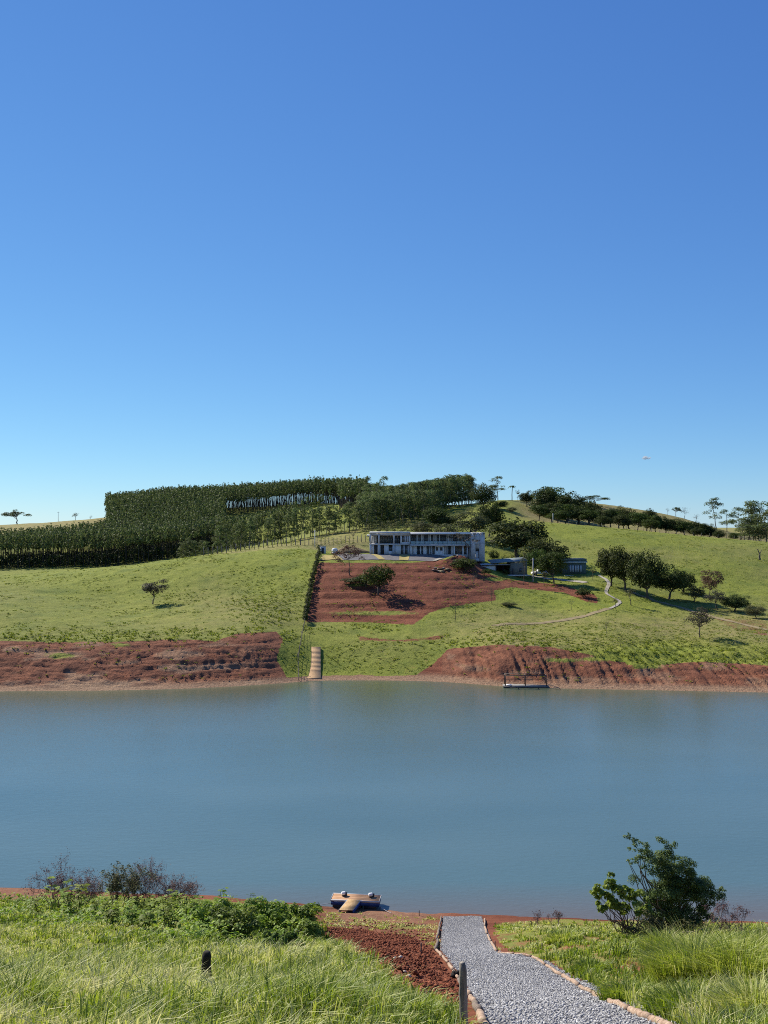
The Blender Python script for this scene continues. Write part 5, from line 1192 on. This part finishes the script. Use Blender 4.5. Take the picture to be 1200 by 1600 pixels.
def kr(x, y, px, py):
    red = np.exp(-(((px - 1040) / 30) ** 2 + ((py - 1590) / 16) ** 2)) + np.exp(-(((px - 990) / 30) ** 2 + ((py - 1512) / 9) ** 2)) + .8 * np.exp(-(((px - 800) / 30) ** 2 + ((py - 1475) / 14) ** 2))
    return sstep(.34, .55, fbm(x / 1.5, y / 1.5, 84)) * .9 + .12 - red
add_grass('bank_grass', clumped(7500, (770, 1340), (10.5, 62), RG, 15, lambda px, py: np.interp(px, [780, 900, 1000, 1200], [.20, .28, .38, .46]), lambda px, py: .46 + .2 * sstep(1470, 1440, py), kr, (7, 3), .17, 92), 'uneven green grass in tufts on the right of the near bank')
# dry straw litter lying on the red shore left of the path
def kd(x, y, px, py): return .75 * sstep(.42, .6, fbm(x / 1.2, y / 1.2, 99))
add_grass('dry_grass', clumped(2600, (490, 700), (40, 63.5), [(492, 1424), (688, 1432), (684, 1482), (640, 1462), (560, 1450), (500, 1448)], 9, lambda px, py: .13 + 0 * px, lambda px, py: .86 + 0 * px, kd, (4, 2), .2, 97), 'sparse dry grass on the bare red shore left of the path')
# broad-leaved ground cover in front of the left thicket
n = 26000; px0 = RNG.uniform(-120, 500, n); y = RNG.uniform(38, 65, n); x = (px0 - 600) / F * y; z_ = znear(x, y); px, py = proj(x, y, z_); cv = fbm(x / 2.0, y / 2.0, 101)
ok = (py > 1396) & (py < 1478 - 25 * (px < 150)) & (z_ > .35) & (RNG.random(n) < sstep(.42, .66, cv) * sstep(505, 440, px + 30 * cv)); x, y, z_, cv = x[ok], y[ok], z_[ok], cv[ok]; n = len(x)
C_ = np.stack([x, y, z_ + RNG.random(n) * (.12 + 0.9 * sstep(.5, .8, cv))], 1)
V, Q, A = leaf_quads(C_, np.tile((-.2, .1, 1.0), (n, 1)), .095, .6, np.clip(RNG.normal(.5, .25, n) + (C_[:, 2] - z_ - .4) * .4, 0, 1))
tag(link('weed_cover', mesh_np('weed_cover', V, Q, None, [G_BRIGHT], {'tint': ('FLOAT', A)})), 'tangled green leafy weeds between the thicket and the long grass', 'weeds', kind='stuff')
# tall tussocks that stand out as single plants
def tussock(px, by, h, wd, nb, tint, label, droop=.7):
    B_ = nhit(px, by); a = RNG.random(nb) * 6.283; r = np.sqrt(RNG.random(nb)) * wd * .38; P0 = np.stack([np.cos(a) * r, np.sin(a) * r, -.03 * np.ones(nb)], 1)
    for j in range(nb): P0[j, 2] += float(znear(B_[0] + P0[j, 0], B_[1] + P0[j, 1]) - B_[2]) if nb < 400 else 0
    if nb >= 400: P0[:, 2] += znear(B_[0] + P0[:, 0], B_[1] + P0[:, 1]) - B_[2]
    hh_ = h * (.45 + .6 * RNG.random(nb)) * (1.05 - .3 * r / (wd * .38)); ln = np.stack([np.cos(a), np.sin(a)], 1) * (droop * hh_ * (.25 + .8 * RNG.random(nb)))[:, None] + RNG.normal(0, .08, (nb, 2))
    V, Q, T, A = blades(P0, hh_, np.full(nb, .016) * (.7 + .8 * RNG.random(nb)) * max(1, B_[1] / 26), ln, np.clip(RNG.normal(tint, .16, nb), 0, 1), curl=.55)
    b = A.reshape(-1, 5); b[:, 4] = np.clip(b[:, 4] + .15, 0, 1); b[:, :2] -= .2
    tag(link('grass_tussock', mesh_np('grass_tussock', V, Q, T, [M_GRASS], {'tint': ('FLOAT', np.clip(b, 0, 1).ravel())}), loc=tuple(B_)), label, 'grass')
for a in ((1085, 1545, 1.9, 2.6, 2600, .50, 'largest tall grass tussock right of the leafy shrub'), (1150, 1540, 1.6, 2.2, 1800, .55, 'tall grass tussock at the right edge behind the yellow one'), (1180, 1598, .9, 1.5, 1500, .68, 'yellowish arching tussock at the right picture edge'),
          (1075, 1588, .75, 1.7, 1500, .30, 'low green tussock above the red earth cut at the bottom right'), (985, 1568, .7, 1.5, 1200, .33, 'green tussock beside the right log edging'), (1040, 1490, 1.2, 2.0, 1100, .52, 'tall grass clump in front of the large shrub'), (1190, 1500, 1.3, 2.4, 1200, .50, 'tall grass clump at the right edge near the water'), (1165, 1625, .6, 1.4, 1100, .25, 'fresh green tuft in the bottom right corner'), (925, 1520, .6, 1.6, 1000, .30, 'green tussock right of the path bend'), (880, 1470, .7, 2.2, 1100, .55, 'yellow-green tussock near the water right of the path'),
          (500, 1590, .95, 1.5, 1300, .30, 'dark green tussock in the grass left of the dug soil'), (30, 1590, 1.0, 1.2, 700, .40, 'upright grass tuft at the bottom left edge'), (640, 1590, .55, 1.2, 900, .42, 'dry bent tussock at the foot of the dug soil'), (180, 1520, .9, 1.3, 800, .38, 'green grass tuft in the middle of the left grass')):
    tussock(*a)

# ---------------------------------------------------------------- shrubs of the near bank
def shrub(name, label, px, by, cen, rad, per, ls, leafm, stems, barkm=M_BARK, asp=.55, sh=.35, cat='shrub', sr=.05):
    B_ = nhit(px, by); r = thing(name, label, cat, tuple(B_)); mb = MB()
    for c in np.array(cen)[RNG.permutation(len(cen))[:stems]]: mb.tube(wiggle((RNG.normal(0, .08), RNG.normal(0, .08), -.15), c, 6, .06), np.linspace(sr, sr * .2, 6), 5, False)
    mb.build('stem', barkm, r); V, Q, T = clump_leaves(np.array(cen), np.array(rad), per, ls, .85, asp, sh)
    link('foliage', mesh_np('foliage', V, Q, None, [leafm], {'tint': ('FLOAT', T)}), r); return r
# big shrub on the right: conical mass leaning left at the top
B_ = nhit(1040, 1462); S = B_[1] / F
cen, rad = [], []
def blob(px, py, r, n, sx=1, sy=1):
    for _ in range(n):
        d = RNG.normal(0, .45, 3); cen.append(np.array(((px - 1040 + d[0] * r * sx) * S, d[1] * r * S * .9, (1462 - py - d[2] * r * sy) * S))); rad.append(r * S * RNG.uniform(.28, .45))
for a in ((980, 1306, 9, 6), (990, 1320, 13, 8), (1005, 1332, 16, 9), (1040, 1325, 16, 8), (1030, 1350, 26, 18), (1065, 1360, 26, 18), (1075, 1385, 30, 22), (1045, 1385, 34, 24), (1095, 1395, 24, 16), (1110, 1395, 16, 9), (1128, 1392, 9, 5), (1020, 1400, 26, 14), (1060, 1415, 30, 18), (1100, 1415, 18, 10), (985, 1345, 8, 5), (1010, 1430, 24, 14), (1050, 1440, 28, 16), (1085, 1436, 24, 14), (1120, 1405, 10, 6), (1112, 1432, 14, 6)): blob(*a)
shrub('leafy_shrub', 'large dark leafy shrub on the right of the near shore', 1040, 1462, cen, rad, 190, .046, G_SHRUB, 40, sr=.06)
cen, rad = [], []
for a in ((935, 1388, 12, 6), (950, 1382, 13, 7), (965, 1390, 14, 7), (940, 1405, 12, 6), (960, 1410, 14, 7), (985, 1395, 14, 7), (1000, 1415, 16, 7), (930, 1398, 9, 5), (975, 1420, 10, 4)): blob(*a)
cen = [c + np.array(((1040 - 985) * S, -.6, 0)) for c in cen]
shrub('leafy_shrub', 'brighter leafy bush with bare stems left of the large dark shrub', 985, 1466, cen, rad, 44, .095, G_BRIGHT, 26, M_TWIG, sr=.035)
cen, rad = [], []
for a in ((1010, 1430, 22, 12), (1035, 1440, 26, 12), (990, 1440, 18, 10), (1060, 1445, 20, 8)): blob(*a)
cen = [c + np.array((0, -1.2, 0)) for c in cen]
shrub('scrub', 'dull scrubby undergrowth at the foot of the large shrub', 1040, 1468, cen, rad, 40, .06, G_OLIVE, 24, M_TWIG)

# withered twiggy bushes on the left shore
def bare_bush(px, by, h, wd, label, n=26, leafm=G_TWIGLEAF, per=5, seed=0, ls=.035):
    rng = np.random.default_rng(seed); B_ = nhit(px, by); r = thing('withered_bush', label, 'bush', tuple(B_)); mb = MB(); tips = []
    def grow(p, d, L, rad, lv):
        q_ = p + d * L; mb.tube(wiggle(p, q_, 4, .07, rng), np.linspace(rad, rad * .6, 4), 3 if lv > 1 else 4, False); tips.append(q_)
        if lv >= 4 or L < .1: return
        for _ in range(rng.integers(2, 4)):
            e = d + rng.normal(0, .55, 3); e[2] += .12; e /= np.linalg.norm(e); grow(p + d * L * rng.uniform(.5, 1), e, L * rng.uniform(.55, .8), rad * .62, lv + 1)
    for i in range(n):
        a = rng.random() * 6.283; sp_ = rng.random() ** .6; d = np.array((math.cos(a) * sp_ * wd / h * .55, math.sin(a) * sp_ * wd / h * .4, 1.0)); d /= np.linalg.norm(d)
        grow(np.array((rng.normal(0, wd * .12), rng.normal(0, wd * .08), -.1)), d, h * rng.uniform(.32, .46), .022, 0)
    mb.build('branches', M_TWIG, r); tp = np.array(tips); C_ = np.repeat(tp, per, 0) + rng.normal(0, .07, (len(tp) * per, 3)); V, Q, T = leaf_quads(C_, np.tile((0, 0, 1.0), (len(C_), 1)), ls, .55, None, rng)
    link('leaves', mesh_np('leaves', V, Q, None, [leafm], {'tint': ('FLOAT', T)}), r)
bare_bush(85, 1418, 2.9, 3.6, 'withered purple-grey bush at the far left of the near shore', 13, seed=1)
bare_bush(130, 1416, 2.4, 3.0, 'withered bush between the leftmost bush and the olive one', 12, seed=6)
bare_bush(190, 1424, 3.1, 3.2, 'olive-leaved twiggy bush in the middle of the left shore', 9, G_OLIVE, 9, seed=2, ls=.05)
bare_bush(225, 1420, 3.3, 4.2, 'largest withered purple bush behind the olive bush', 15, seed=3)
bare_bush(275, 1420, 2.4, 3.4, 'withered low bush at the right end of the left thicket', 12, seed=4)
bare_bush(1150, 1462, 2.0, 3.4, 'thin withered bush at the right edge of the near shore', 7, seed=5)
bare_bush(838, 1447, 1.0, 1.2, 'tiny dry twig bush by the water right of the path', 3, seed=7, per=2)
bare_bush(870, 1448, 1.2, 1.6, 'small dry bush by the water, second right of the path', 3, seed=8, per=2)

# broad-leaved weeds
def palm_leaf(c, d, L, tint):
    """lobed leaf: five pointed lobes round the stalk end"""
    d = d / np.linalg.norm(d); u_ = np.cross(d, (0, 0, 1.0)); u_ /= np.linalg.norm(u_) + 1e-9; nrm = np.cross(u_, d); V, T = [], []
    for k_, an in enumerate((-1.25, -.62, 0, .62, 1.25)):
        l_ = L * (1 - .22 * abs(an)); e = d * math.cos(an) + u_ * math.sin(an); s = np.cross(e, nrm); b = len(V)
        V += [c, c + e * l_ * .5 + s * l_ * .17 + nrm * .06 * L, c + e * l_ - nrm * .12 * L, c + e * l_ * .5 - s * l_ * .17 + nrm * .06 * L]; T.append((b, b + 1, b + 2, b + 3))
    return V, T
def weed(px, by, h, label, ns=3, nl=9, L=.28, mat=G_BRIGHT, group=None, seed=0):
    rng = np.random.default_rng(seed + int(px)); B_ = nhit(px, by); r = thing('broadleaf_weed', label, 'plant', tuple(B_), 0, group); st = MB(); lf_ = MB()
    for s in range(ns):
        top = np.array((rng.normal(0, .16) * h, rng.normal(0, .16) * h, h * rng.uniform(.65, 1))); P_ = wiggle((rng.normal(0, .08), rng.normal(0, .08), -.1), top, 6, .04, rng); st.tube(P_, np.linspace(.022, .01, 6), 5, False)
        for i in range(nl):
            p_ = P_[rng.integers(2, 6)]; a = rng.random() * 6.283; d = np.array((math.cos(a), math.sin(a), rng.uniform(-.1, .7))); e = p_ + d * rng.uniform(.12, .3); st.tube([p_, e], [.008, .006], 3, False)
            V, Q = palm_leaf(e, d + np.array((0, 0, -.45)), L * rng.uniform(.6, 1.25), 0); lf_.add(V, Q, a=np.clip(rng.normal(.5, .25), 0, 1))
    st.build('stem', G_MID, r); lf_.build('leaves', mat, r)
weed(82, 1426, 2.2, 'tall broad-leaved weed rising in front of the leftmost withered bush', 2, 12, .28)
weed(122, 1426, 1.9, 'dense broad-leaved weed left of the olive bush', 4, 14, .26)
weed(112, 1432, 1.2, 'low broad-leaved weed at the foot of the dense one', 4, 10, .24)
weed(60, 1430, .9, 'small pale-leaved weed at the far left', 3, 8, .2)
weed(342, 1424, 1.7, 'lone tall weed with drooping leaves standing against the water', 1, 9, .30)
weed(390, 1428, 1.2, 'slim dark weed against the water right of the lone tall weed', 1, 12, .16, G_SHRUB)
for px, by, h in ((150, 1436, .9), (175, 1432, .8), (215, 1436, 1.0), (240, 1434, 1.2), (255, 1440, 1.3), (275, 1436, 1.3), (290, 1442, 1.2), (305, 1440, 1.1), (320, 1446, 1.1), (265, 1450, 1.0), (340, 1450, .9), (205, 1448, .8), (170, 1446, .8), (230, 1452, .8)):
    weed(px, by, h, 'bright broad-leaved weed in the patch behind the long grass', 4, 12, .24, G_BRIGHT, 'broad-leaved weeds behind the long grass')
G_WEED = m_leaf('weed_leaf', [(0.065, 0.100, 0.020), (0.130, 0.190, 0.036), (0.250, 0.300, 0.075)], 0.4, 0.6, 0.2)
for px, by, wpx, hpx, mt, l in ((370, 1468, 70, 52, G_WEED, 'dark green bush with bare stalks in the middle of the left bank'), (420, 1460, 64, 46, G_BRIGHT, 'bright green bush right of the dark stalky bush'), (462, 1464, 62, 46, G_BRIGHT, 'bright green bush at the right end, beside the bare red soil'), (330, 1452, 60, 42, G_BRIGHT, 'green bush left of the dark stalky bush'), (440, 1484, 60, 26, G_WEED, 'low darker bush below the bright green ones'), (485, 1470, 26, 34, G_BRIGHT, 'narrow dark bush at the edge of the red soil')):
    S = nhit(px, by)[1] / F; cen, rad = [], []
    for _ in range(22): cen.append(np.array((RNG.uniform(-.5, .5) * wpx * S, RNG.uniform(-.4, .4) * wpx * S, RNG.uniform(.15, .95) * hpx * S * (1 - .3 * RNG.random())))); rad.append(hpx * S * RNG.uniform(.18, .3))
    shrub('leafy_bush', l, px, by, cen, rad, 150, .075, mt, 12, sr=.025, cat='bush')
